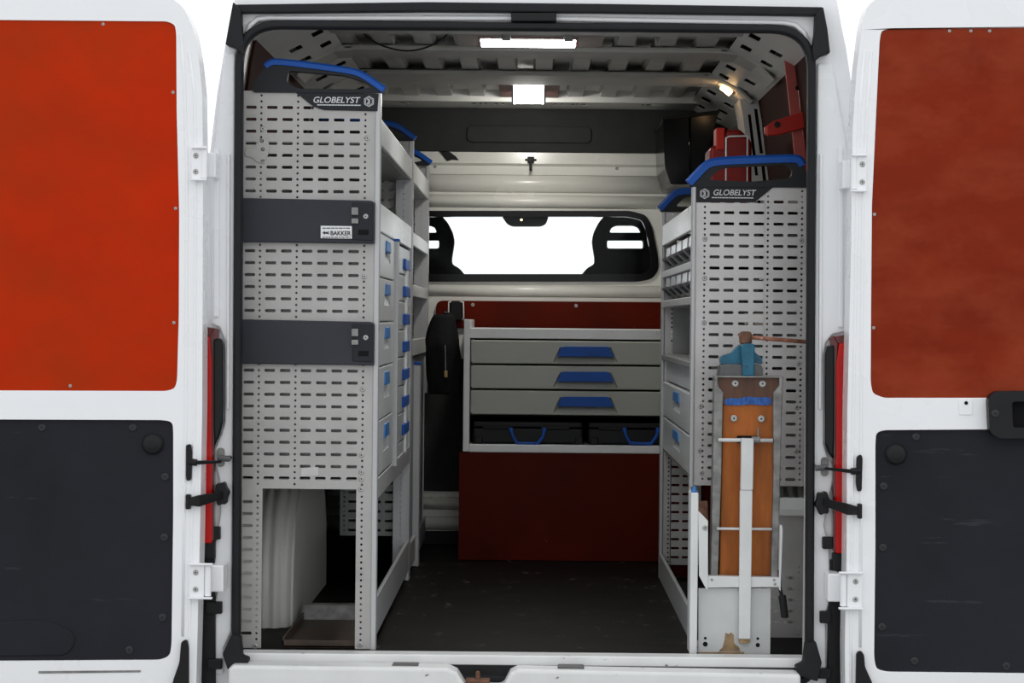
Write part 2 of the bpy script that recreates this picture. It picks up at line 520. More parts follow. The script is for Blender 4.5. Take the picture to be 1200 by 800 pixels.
# outer skin of the van (roof)
b = MB()
full = SEC[5:] + [(-x, z) for x, z in reversed(SEC[5:-1])]
inner = [(x * 0.985, z - 0.012) for x, z in full]
b.prism(full + list(reversed(inner)), 'y', 0.02, 4.3)
roofskin = b.build('roof', M['body'])
tag(roofskin, 'white van roof skin above the load space', 'roof', kind='structure')
for s, nm in ((-1, 'left'), (1, 'right')):
    wl = thing('wall_' + nm, ('left' if s < 0 else 'right') + ' side wall of the van with painted sheet and ribs', 'wall', kind='structure')
    # inner skin
    pts = [(s * x, z) for x, z in INS]
    pts2 = [(s * (x + 0.012), z) for x, z in reversed(INS)]
    MB().prism(pts + pts2, 'y', 0.06, YB).build('inner_skin', M['inpaint'], wl)
    # outer skin, with its side closed down to the sill
    pts = [(s * x, z) for x, z in SEC[:7]]
    pts2 = [(s * (x - 0.012), z) for x, z in reversed(SEC[:7])]
    MB().prism(pts + pts2, 'y', 0.02, 4.3).build('outer_skin', M['body'], wl)
    # plywood lining
    ps = [(s * (x - 0.002), z) for x, z in INS[2:]]
    ps2 = [(s * (x - 0.010), z) for x, z in reversed(INS[2:])]
    MB().prism(ps + ps2, 'y', 0.25, 2.28).build('plywood_lining', M['ply_dark'], wl)
    # wall pillars with slots
    for yc in (1.98,):
        holes = []
        for z0, z1, o0, o1 in ((1.08, 1.30, .018, .030), (1.36, 1.50, .018, .030), (1.54, 1.70, .018, .030), (1.12, 1.42, .045, .056), (1.46, 1.68, .045, .056)):
            holes.append([(s * (lerp_sec(z0) - o1), z0), (s * (lerp_sec(z0) - o0), z0), (s * (lerp_sec(z1) - o0), z1), (s * (lerp_sec(z1) - o1), z1)])
        outl = [(s * (x - .075), z) for x, z in INS[2:]] + [(s * (x - .002), z) for x, z in reversed(INS[2:])]
        MB().prism(outl, 'y', yc, yc + .004, holes).build('pillar_face', M['inpaint'], wl)
        MB().prism([(s * (x - .075), z) for x, z in INS[2:]] + [(s * (x - .071), z) for x, z in reversed(INS[2:])], 'y', yc + .004, yc + .24).build('pillar_side', M['inpaint'], wl)
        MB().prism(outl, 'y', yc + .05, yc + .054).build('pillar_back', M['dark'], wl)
    # cant rail between roof and wall, with punched slots
    A, B = Vector((0.63, 1.822)), Vector((0.812, 1.728))
    L = (B - A).length
    holes = []
    for k in range(9):
        y0 = 0.62 + k * 0.29
        holes.append(roundpoly([(y0, L * .12), (y0 + .11, L * .12), (y0 + .11, L * .30), (y0, L * .30)], .01, 3))
        holes.append(roundpoly([(y0 + .10, L * .52), (y0 + .20, L * .52), (y0 + .20, L * .72), (y0 + .10, L * .72)], .01, 3))
    cr = MB().prism([(0.06, 0), (YB, 0), (YB, L), (0.06, L)], 'x', 0, 0.004, holes)
    d = (B - A) / L
    nrm = Vector((d.y, -d.x))
    cr.v = [(s * (A.x + d.x * z + nrm.x * x), y, A.y + d.y * z + nrm.y * x) for x, y, z in cr.v]
    cr.build('cant_rail', M['inpaint'], wl)
    MB().box(min(s * .64, s * .82), max(s * .64, s * .82), .06, YB, 1.838, 1.842).build('rail_backing', M['dark'], wl)
    # wheel arch: swept superellipse hump
    b = MB()
    nt_, ns_ = 40, 41
    yc, ry, hz = 1.16, 0.63, 0.47
    xi, xo = 0.715, 0.904
    for i in range(nt_ + 1):
        t = math.pi * i / nt_
        e = 0.62
        cy = -math.copysign(abs(math.cos(t)) ** e, math.cos(t))
        cz = abs(math.sin(t)) ** e
        for j in range(ns_):
            q = j / (ns_ - 1)
            if q < 0.6:
                k = 1.0; xx = xo + (xi + 0.07 - xo) * (q / 0.6)
            else:
                a = (q - 0.6) / 0.4 * math.pi / 2
                xx = xi + 0.07 - 0.07 * math.sin(a)
                k = 1.0 - 0.12 * (1 - math.cos(a))
            rib = 0.0
            if q > .42: k -= 0.016 * max(0.0, math.sin((q - .42) * 44)) ** .5
            b.v.append((s * (xx + rib), yc + ry * cy * k, 0.002 + hz * cz * k))
    for i in range(nt_):
        for j in range(ns_ - 1):
            a = i * ns_ + j
            b.f.append((a, a + 1, a + ns_ + 1, a + ns_))
    b.f.append(tuple(i * ns_ + ns_ - 1 for i in range(nt_ + 1)))
    b.build('wheel_arch', M['inpaint'], wl, smooth=True)
    # lower trim strip on the skirting
    MB().box(min(s * .86, s * .905), max(s * .86, s * .905), 1.9, YB - .02, 0.16, 0.22).build('wall_rib', M['inpaint'], wl, bevel=.01)

# load floor
fl = MB().box(-0.905, 0.905, 0.02, YB, -0.03, 0.0).build('floor', M['floor'])
tag(fl, 'dark worn load floor of the van with pale scuffs', 'floor', kind='structure')

# ceiling: corrugated roof sheet, cross beams
ce = thing('ceiling', 'white ribbed metal ceiling of the load space with cross beams', 'ceiling', kind='structure')
b = MB()
prof = []
pitch, x = 0.131, -0.655
low, high = 1.828, 1.853
while x < 0.655:
    prof += [(x, low), (x + 0.058, low), (x + 0.066, high), (x + 0.123, high)]
    x += pitch
prof += [(x, low)]
b.prism(prof + [(p, z + 0.004) for p, z in reversed(prof)], 'y', 0.05, YB)
b.build('roof_sheet', M['roof'], ce)


def beam(y0, y1, z=1.806, nm='cross_beam', m='beam', ends=True):
    bb = MB()
    n = 14
    top = [(-0.63 + 1.26 * i / n, z + 0.012 - 0.0 * abs(i - n / 2)) for i in range(n + 1)]
    bb.prism([(x, z) for x, _ in top] + [(x, z + 0.018) for x, _ in reversed(top)], 'y', y0, y1)
    o = bb.build(nm, M[m], ce, bevel=.006)
    for s in ((-1, 1) if ends else ()):     # the beam bends down along the cant rail
        path = [(s * .60, z), (s * .66, z - .006), (s * .72, z - .038), (s * .775, z - .092)]
        path2 = [(s * .60, z + .016), (s * .67, z + .008), (s * .728, z - .030), (s * .782, z - .084)]
        MB().prism(path + list(reversed(path2)), 'y', y0, y1).build('beam_end', M[m], ce, bevel=.004)
    return o


beam(0.08, 0.68, 1.800, 'roof_header', ends=False)
beam(1.16, 1.38)
beam(1.92, 2.26)
# front flange with punched holes (pixel spans measured on its rear face)
fy0, fy1, fz = 2.94, YB, 1.806
holes = []
for px in (553, 561, 567, 579, 587, 648, 656, 669, 674, 681, 751, 757, 478, 470):
    xx = (px - 625) * (CD + 3.05) / F
    wv = 0.011 if px in (553, 681, 757, 470) else 0.006
    holes.append(roundpoly([(xx - wv, 3.00), (xx + wv, 3.00), (xx + wv, 3.07), (xx - wv, 3.07)], .005, 3))
MB().prism([(-0.66, fy0), (0.66, fy0), (0.66, fy1), (-0.66, fy1)], 'z', fz, fz + 0.004, holes).build('front_flange', M['inpaint'], ce)
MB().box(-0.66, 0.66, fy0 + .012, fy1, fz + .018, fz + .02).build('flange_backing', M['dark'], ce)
MB().box(-0.66, 0.66, fy0 - .004, fy0 + .004, fz, 1.856).build('flange_web', M['inpaint'], ce)
up_ = [(x * .985, z - .012) for x, z in SEC[5:]]
MB().prism(up_ + [(-x, z) for x, z in reversed(up_[:-1])], 'y', YB + .011, YB + .018).build('closing_sheet', M['dark'], ce)  # unseen sheet added to keep sky light out of the roof cavity
# dark lining over the cab, seen under the front flange
zt = P(640, 178, YB - .02)[1]
lin = thing('wall_lining', 'dark grey headliner strip above the bulkhead', 'lining', kind='structure')
MB().box(-0.86, 0.86, YB - 0.02, YB + 0.01, zt, 1.815).build('lining_panel', M['liner'], lin)
x0, z1 = P(547, 147, YB - .024); x1, z0 = P(693, 168, YB - .024)
MB().prism(rrect(x0, x1, z0, z1, .02), 'y', YB - .032, YB - .02).build('raised_field', M['liner'], lin, bevel=.006)

# ---------------------------------------------------------------- bulkhead + window
cab_x = -.26
bk = thing('wall_front', 'cream painted bulkhead with pressed ribs behind the drawer cabinet', 'bulkhead', kind='structure')
wo = PP([(484, 247), (738, 247), (757, 252), (764, 266), (771, 300), (772, 316), (764, 327), (748, 330), (500, 330), (487, 328), (480, 316), (482, 262)], YB)
wo = roundpoly(wo, .02, 4)
zl = P(640, 178, YB)[1]
MB().prism([(-0.90, 0), (0.90, 0), (0.90, 1.1), (0.86, zl), (-0.86, zl), (-0.90, 1.1)], 'y', YB, YB + 0.02, [wo]).build('bulkhead_sheet', M['cream'], bk)
for (pa, pb, dp) in ((205, 226, .022), (229, 244, .022), (334, 348, .016), (583, 598, .03), (606, 622, .02)):
    za, zb = P(640, pa, YB)[1], P(640, pb, YB)[1]
    h = za - zb
    prof = [(YB - dp * math.sin(math.pi * i / 14) ** .8, za - h * i / 14) for i in range(15)]
    bb = MB().prism(prof, 'x', -0.86, 0.80)
    rib_ = bb.build('pressed_rib', M['cream'], bk)
    for p_ in rib_.data.polygons:
        p_.use_smooth = len(p_.vertices) == 4
MB().box(-.88, cab_x, YB - .012, YB - .0005, P(520, 575, YB)[1], P(520, 420, YB)[1]).build('shade_board', M['liner'], bk)  # dark sheet added to stand in for shade on the lower left bulkhead
MB().box(-.88, .86, YB - .02, YB - .0005, .001, .055).build('shade_strip', M['rubber'], bk)  # black strip put in for the shadow along the bulkhead foot
# upper ledge rib, screws, hook, vent flap
MB().prism([(YB, zl), (YB - .012, zl - .004), (YB - .016, zl - .05), (YB, zl - .06)], 'x', -0.86, .80).build('upper_ledge', M['cream'], bk)
for px, py in ((510, 195), (723, 197)):
    x, z = P(px, py, YB); screw('zinc', x, YB, z, bk)
b = MB()
x, z = P(622, 188, YB)
b.box(x - .014, x + .014, YB - .03, YB, z - .012, z + .014)
b.box(x - .024, x + .024, YB - .018, YB, z - .004, z + .006)
b.box(x - .006, x + .006, YB - .036, YB - .02, z - .045, z)
b.build('latch_hook', M['plastic'], bk, bevel=.003)
b = MB().prism(PP([(515, 177), (527, 178), (534, 183), (538, 188), (530, 187), (524, 189)], YB - .01), 'y', YB - .022, YB - .008)
b.build('vent_flap', M['plastic'], bk, bevel=.003)

win = thing('window_1', 'wide bulkhead window with black surround looking into the cab', 'window', kind='structure')
wi = PP([(490, 254), (735, 254), (752, 258), (757, 270), (763, 302), (763, 312), (756, 321), (740, 321), (505, 321), (492, 320), (489, 310), (489, 262)], YB)
wi = roundpoly(wi, .015, 4)
wo2 = [((x - .0) * 1.0, z) for x, z in wo]
MB().prism(wo2, 'y', YB - .012, YB + .03, [wi]).build('window_frame', M['gloss'], win, bevel=.004)
MB().prism(wi, 'y', YB + .008, YB + .012).build('window_pane', M['glass'], win)
b = MB().prism(roundpoly(PP([(586, 250), (644, 250), (640, 262), (634, 265), (600, 265), (594, 262)], YB + .03), .01, 3), 'y', YB + .03, YB + .09)
mh = b.build('visor_console', M['plastic'], win, bevel=.004)
x, z = P(611, 257.5, YB + .03)
MB().lathe([(.004, 0), (.0035, -.003), (.001, -.004)], (x, YB + .03, z), 'y', 10).build('lamp_glint', M['warm'], mh)  # reflection of the warm lamp, put in as a glowing dot

# ---------------------------------------------------------------- rear body frame
rf = thing('wall_rear', 'white rear body frame around the load opening', 'body frame', kind='structure')
outer = [(x, z) for x, z in SEC] + [(-x, z) for x, z in reversed(SEC[:-1])]
op = roundpoly(PP([(270, 786), (276, 20), (955, 27), (946, 790)], 0.0), [.02, .10, .10, .02], 8)
MB().prism(outer, 'y', 0.0, 0.03, [op]).build('rear_frame', M['body'], rf, bevel=.006)
# return walls of the opening
op2 = roundpoly(PP([(272.5, 784), (278.5, 22.5), (952.5, 29.5), (943.5, 788)], 0.0), [.02, .10, .10, .02], 8)
MB().prism(op, 'y', 0.0, 0.075, [op2]).build('opening_return', M['inpaint'], rf)
# header bead and gutter strip
x0, z0 = P(300, 24, -.01); x1, z1 = P(935, 24, -.01)
path = [P(289, 40, -.006), P(293, 30, -.006), P(302, 22, -.006), P(315, 20.8, -.006), P(620, 21.5, -.006), P(918, 26.5, -.006), P(932, 29, -.006), P(942, 38, -.006), P(946, 50, -.006)]
MB().tube([(x, -.004, z) for x, z in path], .0075, 8, up=(0, 1, 0)).build('header_bead', M['body'], rf, smooth=True)
for nm, s, poly in (
    ('pillar_flange', -1, [(263, 62), (276, 62), (274, 400), (273, 560), (271, 740), (262, 760), (262, 790), (252, 790), (252, 705), (254, 690), (251, 660), (251, 640), (258, 600), (256, 560), (251, 540), (251, 526), (259, 508), (263, 494), (263, 400), (257, 384), (248, 380), (247, 200), (252, 164)]),
    ('pillar_flange', 1, [(958, 74), (975, 74), (991, 165), (995, 200), (995, 388), (976, 392), (968, 402), (966, 416), (966, 520), (970, 534), (976, 545), (977, 560), (971, 590), (966, 615), (972, 640), (974, 700), (968, 720), (968, 790), (960, 790), (957, 762), (948, 740), (952, 560), (954, 400)])):
    pts = PP(poly, -.012)
    MB().prism(pts, 'y', -.012, 0.0).build(nm, M['body'], rf, bevel=.007, seg=3)
for poly in ([(250, 175), (257, 175), (257, 372), (250, 372)], [(982, 172), (988, 172), (988, 384), (982, 384)], [(266, 180), (270, 180), (269, 480), (265, 480)], [(960, 180), (964, 180), (963, 480), (959, 480)]):
    MB().prism(PP(poly, -.016), 'y', -.020, -.012).build('pillar_bead', M['body'], rf, bevel=.004)
# dark lower quarter panels (bumper ends) beside the lamps
for poly in ([(226, 640), (252, 640), (253, 810), (226, 810)], [(972, 655), (1000, 655), (1000, 810), (968, 810)]):
    MB().prism(PP(poly, -.008), 'y', -.02, -.0005).build('bumper_end', M['plastic'], rf, bevel=.004)
for poly in ([(241, 705), (260, 705), (260, 719), (241, 719)], [(243, 772), (260, 772), (260, 784), (243, 784)],
             [(961, 716), (974, 716), (974, 730), (961, 730)], [(959, 783), (974, 783), (974, 795), (959, 795)],
             [(248, 617), (258, 617), (258, 632), (248, 632)], [(964, 629), (976, 629), (976, 643), (964, 643)]):
    MB().prism(PP(poly, -.03), 'y', -.034, -.010).build('bump_stop', M['plastic'], rf, bevel=.003)
# striker and check-strap anchors on the pillars
for s, (px, py) in ((-1, (258, 536)), (1, (967, 547))):
    x, z = P(px, py, -.03)
    b = MB().prism(rrect(x - .010, x + .010, z - .026, z + .026, .009), 'y', -.022, -.010)
    b.build('striker_plate', M['galv'], rf, bevel=.002)
    xa, za = P(px - s * 10, py - s * 0, -.05)
    MB().tube([(x, -.022, z), (x, -.05, z), (xa, -.05, z - .002), (xa, -.022, z)], .006, 8).build('striker_bolt', M['vicebase'], rf)
for s, (px, py) in ((-1, (260, 578)), (1, (964, 589))):
    x, z = P(px, py, -.03)
    b = MB()
    outline = []
    for i in range(24):
        r = .034 if i % 4 < 2 else .029
        a = 2 * math.pi * i / 24
        outline.append((x + r * .62 * math.cos(a), z + r * math.sin(a)))
    b.prism(outline, 'y', -.05, -.010)
    b.build('strap_bracket', M['plastic'], rf, bevel=.003)

# trims: main seal and upper gutter trim
seal_c = roundpoly(PP([(277, 792), (280.8, 29), (951, 34.5), (948, 796)], -.01), [.03, .115, .115, .03], 9)
prof = [(-.0115, -.016), (.0115, -.016), (.0115, .012), (.007, .022), (-.007, .022), (-.0115, .012)]
b = MB().sweep([(x, -.014, z) for x, z in seal_c], prof, up=(0, -1, 0), closed=True)
seal = b.build('trim_1', M['rubber'], None, bevel=.003)
tag(seal, 'black rubber door seal running round the load opening', 'seal', kind='structure')
ut = thing('trim_2', 'black weather strip across the top of the opening with end caps', 'trim', kind='structure')
MB().prism(PP([(275, 6), (500, 3), (700, 5), (964, 9), (964, 19), (700, 15.5), (500, 14), (282, 16)], -.02), 'y', -.035, 0).build('strip', M['rubber'], ut, bevel=.004)
for poly in ([(274, 3), (283, 12), (284, 36), (287, 52), (284, 64), (276, 57), (265, 53), (269, 30)], [(964, 9), (955, 18), (954, 40), (951, 60), (953, 73), (962, 66), (972, 63), (969, 36)]):
    MB().prism(PP(poly, -.03), 'y', -.05, -.002).build('end_cap', M['rubber'], ut, bevel=.004)
MB().prism(PP([(599, 16), (652, 16), (652, 26), (599, 26)], -.02), 'y', -.04, -.001).build('lock_striker', M['plastic'], ut, bevel=.003)

# sill and bumper step
sl = thing('trim_3', 'white painted sill and bumper step with rusty latch hook', 'sill', kind='structure')
zs = -.004
MB().box(-.80, .76, -.012, .06, -.05, .006).build('sill_strip', M['sillpaint'], sl, bevel=.004)
b = MB()
# step with a dip in the middle for the latch
xa, xb = P(270, 790, -.06)[0], P(936, 790, -.06)[0]
xm0, xm1 = P(538, 795, -.06)[0], P(598, 795, -.06)[0]
ztop = P(400, 778, -.06)[1]
b.prism([(xa, -.5), (xb, -.5), (xb, ztop - .008), (xm1 + .02, ztop - .002), (xm1, ztop - .012), (xm1 - .02, ztop - .05), (xm0 + .02, ztop - .05), (xm0 - .005, ztop - .012), (xm0 - .03, ztop), (xa + .01, ztop + .002), (xa, ztop - .01)], 'y', -.11, -.02)
b.build('bumper_step', M['sillpaint'], sl, bevel=.010, seg=3)
MB().box(-.80, .76, -.025, -.008, -.3, -.02).build('gap_filler', M['plastic'], sl)
x, z = P(560, 797, -.07)
b = MB()
b.box(x - .032, x + .032, -.095, -.045, z - .02, z + .004)
b.lathe([(.006, -.02), (.006, .022), (.004, .026)], (x, -.07, z), 'z', 10)
b.lathe([(.014, 0), (.014, .006)], (x - .02, -.07, z), 'z', 8)
b.lathe([(.014, 0), (.014, .006)], (x + .02, -.07, z), 'z', 8)
b.build('latch_hook', M['rust'], sl, bevel=.002)
for px in (475, 669):
    x, z = P(px, 782.5 + (px - 475) * .012, -.07)
    MB().box(x - .036, x + .036, -.085, -.03, z - .012, z + .011).build('buffer', M['vicebase'], sl, bevel=.003)
for poly in ([(262, 765), (272, 742), (282, 745), (284, 768), (292, 771), (291, 778), (268, 783)], [(962, 775), (955, 750), (944, 752), (941, 776), (932, 780), (934, 790), (957, 797)]):
    MB().prism(PP(poly, -.045), 'y', -.07, -.012).build('seal_foot', M['rubber'], sl, bevel=.004)

# ---------------------------------------------------------------- tail lamps
for s, lab in ((-1, 'tall red tail lamp beside the door with the dark scuffed lower panel at left'), (1, 'tall red tail lamp beside the door with the black handle box at right')):
    if s < 0:
        red = [(233, 392), (246, 394), (249, 420), (249, 636), (233, 636)]
        dk = [(245, 394), (251, 384), (256, 386), (256, 510), (251, 527), (251, 632), (247, 634), (247, 420)]
        bl = [(251, 397), (259, 396), (262, 404), (262, 494), (259, 508), (252, 524), (251, 500)]
        top = [(233, 382), (251, 384), (247, 395), (233, 393)]
        ft = [(233, 636), (252, 634), (252, 655), (233, 655)]
        lab = 'tall red tail lamp in the frame pillar beside the brighter orange door panel'
    else:
        red = [(998, 400), (983, 402), (979, 426), (979, 648), (998, 648)]
        dk = [(982, 402), (977, 393), (973, 396), (973, 520), (976, 534), (976, 646), (981, 646), (981, 430)]
        bl = [(977, 404), (969, 405), (966, 414), (966, 520), (970, 530), (976, 538), (977, 510)]
        top = [(998, 391), (977, 394), (981, 403), (998, 401)]
        ft = [(998, 648), (976, 648), (976, 670), (998, 670)]
        lab = 'tall red tail lamp in the frame pillar beside the faded brown-orange door panel'
    c = P(240 if s < 0 else 988, 650, -.02)
    t = thing('tail_lamp', lab, 'tail lamp', (c[0], -.02, c[1]), 'tail lamps')
    MB().prism(PP(red, -.03), 'y', -.040, -.001).build('red_lens', M['redlens'], t, bevel=.004)
    MB().prism(PP(dk, -.03), 'y', -.036, -.001).build('lens_edge', M['redlens_d'], t, bevel=.003)
    MB().prism(PP(bl, -.03), 'y', -.048, -.001).build('housing', M['gloss'], t, bevel=.005)
    MB().prism(PP(top, -.03), 'y', -.038, -.001).build('top_cap', M['redlens_d'], t, bevel=.003)
    MB().prism(PP(ft, -.03), 'y', -.034, -.001).build('lower_cap', M['plastic'], t, bevel=.003)

# ---------------------------------------------------------------- rear doors
YD = -.15     # inner face of the opened doors
YDB = -.055   # outer skin


def door(idx, s):
    if s < 0:
        t = thing('door_%d' % idx, 'open white rear door with bright orange plywood upper panel', 'van door', kind='structure')
        outl = [(-150, -14), (150, -14), (196, -6), (215, 8), (227, 35), (233, 70), (237, 110), (238, 200), (237, 480), (234, 640), (231, 760), (229, 840), (-150, 840)]
        ply = [(-110, 22.5), (196, 25), (205, 29), (206.5, 40), (207, 130), (210, 250), (209.5, 370), (207.5, 445), (205, 455), (195, 458), (-110, 457)]
        low = [(-110, 491), (190, 492), (202, 494), (203, 505), (203, 600), (201, 755), (199, 768), (188, 773), (-110, 775)]
        mp = M['ply_l']
    else:
        t = thing('door_%d' % idx, 'open white rear door with faded brown-orange plywood and black handle box', 'van door', kind='structure')
        outl = [(1350, -8), (1060, -8), (1030, -4), (1016, 6), (1010, 30), (1004, 80), (999, 150), (997, 300), (993, 480), (992, 660), (990, 760), (991, 845), (1350, 845)]
        ply = [(1320, 31), (1042, 34), (1033, 36), (1031, 48), (1027, 130), (1022, 240), (1021, 360), (1020.5, 448), (1023, 461), (1036, 466), (1320, 466)]
        low = [(1320, 502), (1036, 504), (1027, 507), (1026, 520), (1026, 640), (1024.5, 770), (1027, 784), (1040, 787), (1320, 790)]
        mp = M['ply_r']
    O, A, B = PP(outl, YD), PP(ply, YD), PP(low, YD)
    grow = lambda poly, k: [(sum(p[0] for p in poly) / len(poly) * (1 - k) + x * k, sum(p[1] for p in poly) / len(poly) * (1 - k) + z * k) for x, z in poly]
    MB().prism(roundpoly(O, .02, 3), 'y', YD, YDB, [roundpoly(A, .01, 3), roundpoly(B, .012, 3)]).build('door_shell', M['body'], t, bevel=.012, seg=3)
    MB().prism(roundpoly(A, .01, 3), 'y', YD + .004, YDB - .002).build('upper_plywood', mp, t)
    lp = MB().prism(roundpoly(B, .012, 3), 'y', YD + .009, YDB - .002).build('lower_panel', M['doorpanel'], t)
    lp['label'] = 'dark charcoal lower door panel with scratches'
    # outer skin behind
    MB().prism(roundpoly(grow(O, .995), .02, 3), 'y', YDB, YDB + .012).build('outer_skin', M['body'], t)
    # raised bead around the door edge and rail between the panels
    if s < 0:
        ridge = [(222, 60), (228, 110), (229, 200), (228, 480), (224, 640), (222, 745), (221, 838)]
        ridge2 = [(212, 40), (216, 90), (219, 200), (218, 480), (216, 600), (214, 745)]
    else:
        ridge = [(1013, 60), (1007, 130), (1004, 250), (1000, 480), (998, 640), (997, 745), (997, 842)]
        ridge2 = [(1021, 60), (1016, 130), (1011, 250), (1009, 480), (1009, 600), (1008, 758)]
    for rg in (ridge, ridge2):
        MB().tube([(x, YD + .001, z) for x, z in smoothpath(PP(rg, YD), 1)] if False else [(q[0], YD + .001, q[1]) for q in PP(rg, YD)], .0045, 8, up=(0, 1, 0)).build('edge_bead', M['body'], t, smooth=True)
    # fasteners
    if s < 0:
        wood = [(120.5, 28), (202.5, 108), (205.5, 244), (203.5, 378), (82, 452)]
        dark = [(48.5, 501), (155, 501), (193, 559), (192, 630), (190, 724), (45.5, 763), (151, 762)]
        cap = (178.5, 520)
    else:
        wood = [(1113, 36), (1138, 36), (1025, 251), (1024, 384), (1160, 36)]
        dark = [(1074, 512), (1036, 570), (1035, 642), (1034, 735), (1072, 775), (1180, 781)]
        cap = (1050.5, 532)
    for p in wood:
        x, z = P(p[0], p[1], YD); screw('zsmall', x, YD + .004, z, t)
    for p in dark:
        x, z = P(p[0], p[1], YD); screw('black', x, YD + .009, z, t, name='panel_clip')
    x, z = P(cap[0], cap[1], YD)
    MB().lathe([(.029, 0), (.029, -.006), (.024, -.012), (.012, -.015), (.004, -.0155)], (x, YD + .009, z), 'y', 24).build('stop_cap', M['plastic'], t, smooth=False, bevel=.002)
    # hinges (upper and lower)
    for (cx, cz, w_, h_) in (((237, 192, 22, 36), (240, 680, 32, 38)) if s < 0 else ((1003, 203, -22, 40), (992, 691, -32, 40))):
        hx, hz = P(cx, cz, YD)
        wv, hv = abs(w_) * .0024, h_ * .0024
        b = MB()
        a0, a1 = sorted((hx, hx - s * -1 * wv * .55))
        b.prism(roundpoly([(a0, hz - hv / 2), (a1, hz - hv / 2), (a1, hz + hv / 2), (a0, hz + hv / 2)], .008, 3), 'y', YD - .010, YD + .002)
        hb = b.build('hinge', M['body'], t, bevel=.004)
        for q in (-.5, .5):
            f0, f1 = sorted((hx + s * wv * .55, hx - s * wv * .30))
            MB().box(f0, f1, YD - .022, YD - .008, hz + hv * q - .003, hz + hv * q + .003).build('hinge_flange', M['body'], hb, bevel=.002)
        kx = hx - s * wv * .12
        MB().lathe([(.008, -hv * .45), (.009, -hv * .44), (.009, hv * .44), (.006, hv * .46)], (kx, YD - .004, hz), 'z', 12).build('hinge_pin', M['body'], hb)
        bx0, bx1 = sorted((kx, kx - s * wv * .45))
        MB().prism([(bx0, hz - hv * .40), (bx1, hz - hv * .40), (bx1, hz + hv * .40), (bx0, hz + hv * .40)], 'y', -.10, -.012).build('hinge_arm', M['body'], hb, bevel=.004)
        for dz in (-.25, .25):
            screw('zinc', hx + s * wv * .30, YD - .010, hz + dz * hv, hb, name='hinge_bolt')
    # striker bar and check strap across to the pillar
    if s < 0:
        p0, p1, bar = (221, 541), (258, 541), [(218, 521), (223.5, 520), (225, 530), (224, 562), (219, 564), (218, 556)]
        st0, st1 = (220, 588), (260, 580)
    else:
        p0, p1, bar = (1008, 552), (968, 549), [(1004, 535), (1009, 532), (1011, 536), (1010, 575), (1005, 576), (1003, 566)]
        st0, st1 = (1008, 599), (966, 588)
    MB().prism(roundpoly(PP(bar, YD - .01), .006, 3), 'y', YD - .012, YD + .001).build('striker_bar', M['plastic'], t, bevel=.003)
    a, c = P(*p0, YD - .02), P(*p1, -.06)
    m_ = ((a[0] * .7 + c[0] * .3), (a[1] * .7 + c[1] * .3))
    MB().tube([(a[0], YD - .006, a[1]), (m_[0], YD - .02, m_[1]), (m_[0] * .98 + c[0] * .02, YD - .02, m_[1])], .009, 8).build('rod_boot', M['plastic'], t)
    MB().tube([(a[0], YD - .01, a[1]), (m_[0], YD - .02, m_[1]), (c[0], -.055, c[1])], .004, 8).build('rod', M['plastic'], t)
    a, c = P(*st0, YD - .02), P(*st1, -.06)
    pth = [(a[0], YD - .012, a[1]), (a[0] * .6 + c[0] * .4, YD - .03, a[1] * .65 + c[1] * .35), (c[0], -.055, c[1])]
    MB().sweep(pth, [(-.003, -.010), (.003, -.010), (.003, .010), (-.003, .010)], up=(0, 0, 1)).build('check_strap', M['plastic'], t, bevel=.002)
    MB().box(a[0] - .006, a[0] + .006, YD - .02, YD + .001, a[1] - .02, a[1] + .02).build('strap_anchor', M['plastic'], t, bevel=.003)
    # rubber buffer at lower corner
    bf = [(213, 751), (219, 748), (222, 756), (222, 812), (200, 812), (204, 795), (211, 775)] if s < 0 else [(1003, 764), (1008, 761), (1012, 766), (1013, 780), (1022, 800), (1022, 815), (1002, 815)]
    MB().prism(roundpoly(PP(bf, YD), .008, 3), 'y', YD - .014, YD + .001).build('corner_buffer', M['plastic'], t, bevel=.003)
    if s < 0:   # groove at the foot of the door: its shadow line painted as a thin grey strip
        MB().prism(roundpoly(PP([(45, 786), (165, 785), (165, 787.5), (45, 789)], YD), .002, 3), 'y', YD - .001, YD + .001).build('groove_shadow', M['galv'], t)
        MB().prism(roundpoly(PP([(-100, 738), (0, 729), (45, 727), (70, 732), (90, 746), (80, 768), (-100, 770)], YD), .03, 5), 'y', YD + .0045, YD + .010).build('pressed_bulge', M['doorpanel'], t, bevel=.004, seg=3)
        x, z = P(97, 458.5, YD)
    else:
        # black handle box
        hb = roundpoly(PP([(1155, 466), (1163, 458), (1320, 456), (1320, 512), (1168, 513), (1157, 506)], YD), .012, 4)
        hole = roundpoly(PP([(1183, 470), (1300, 469), (1300, 500), (1184, 500)], YD), .008, 4)
        h_ = MB().prism(hb, 'y', YD - .035, YD + .006, [hole]).build('handle_box', M['plastic'], t, bevel=.006)
        MB().prism(hole, 'y', YD - .004, YD + .002).build('handle_well', M['dark'], h_)
        x, z = P(1163, 484, YD)
        screw('black', x, YD - .035, z, h_)
        rp = roundpoly(PP([(1123, 467), (1140, 467), (1139, 486), (1124, 486)], YD), .004, 3)
        MB().prism(rp, 'y', YD - .003, YD + .001).build('latch_plate', M['body'], t, bevel=.001)
        x, z = P(1132, 472, YD)
        MB().lathe([(.005, 0), (.005, -.002)], (x, YD - .003, z), 'y', 10).build('latch_hole', M['dark'], t)
    return t


door(1, -1)
door(2, 1)

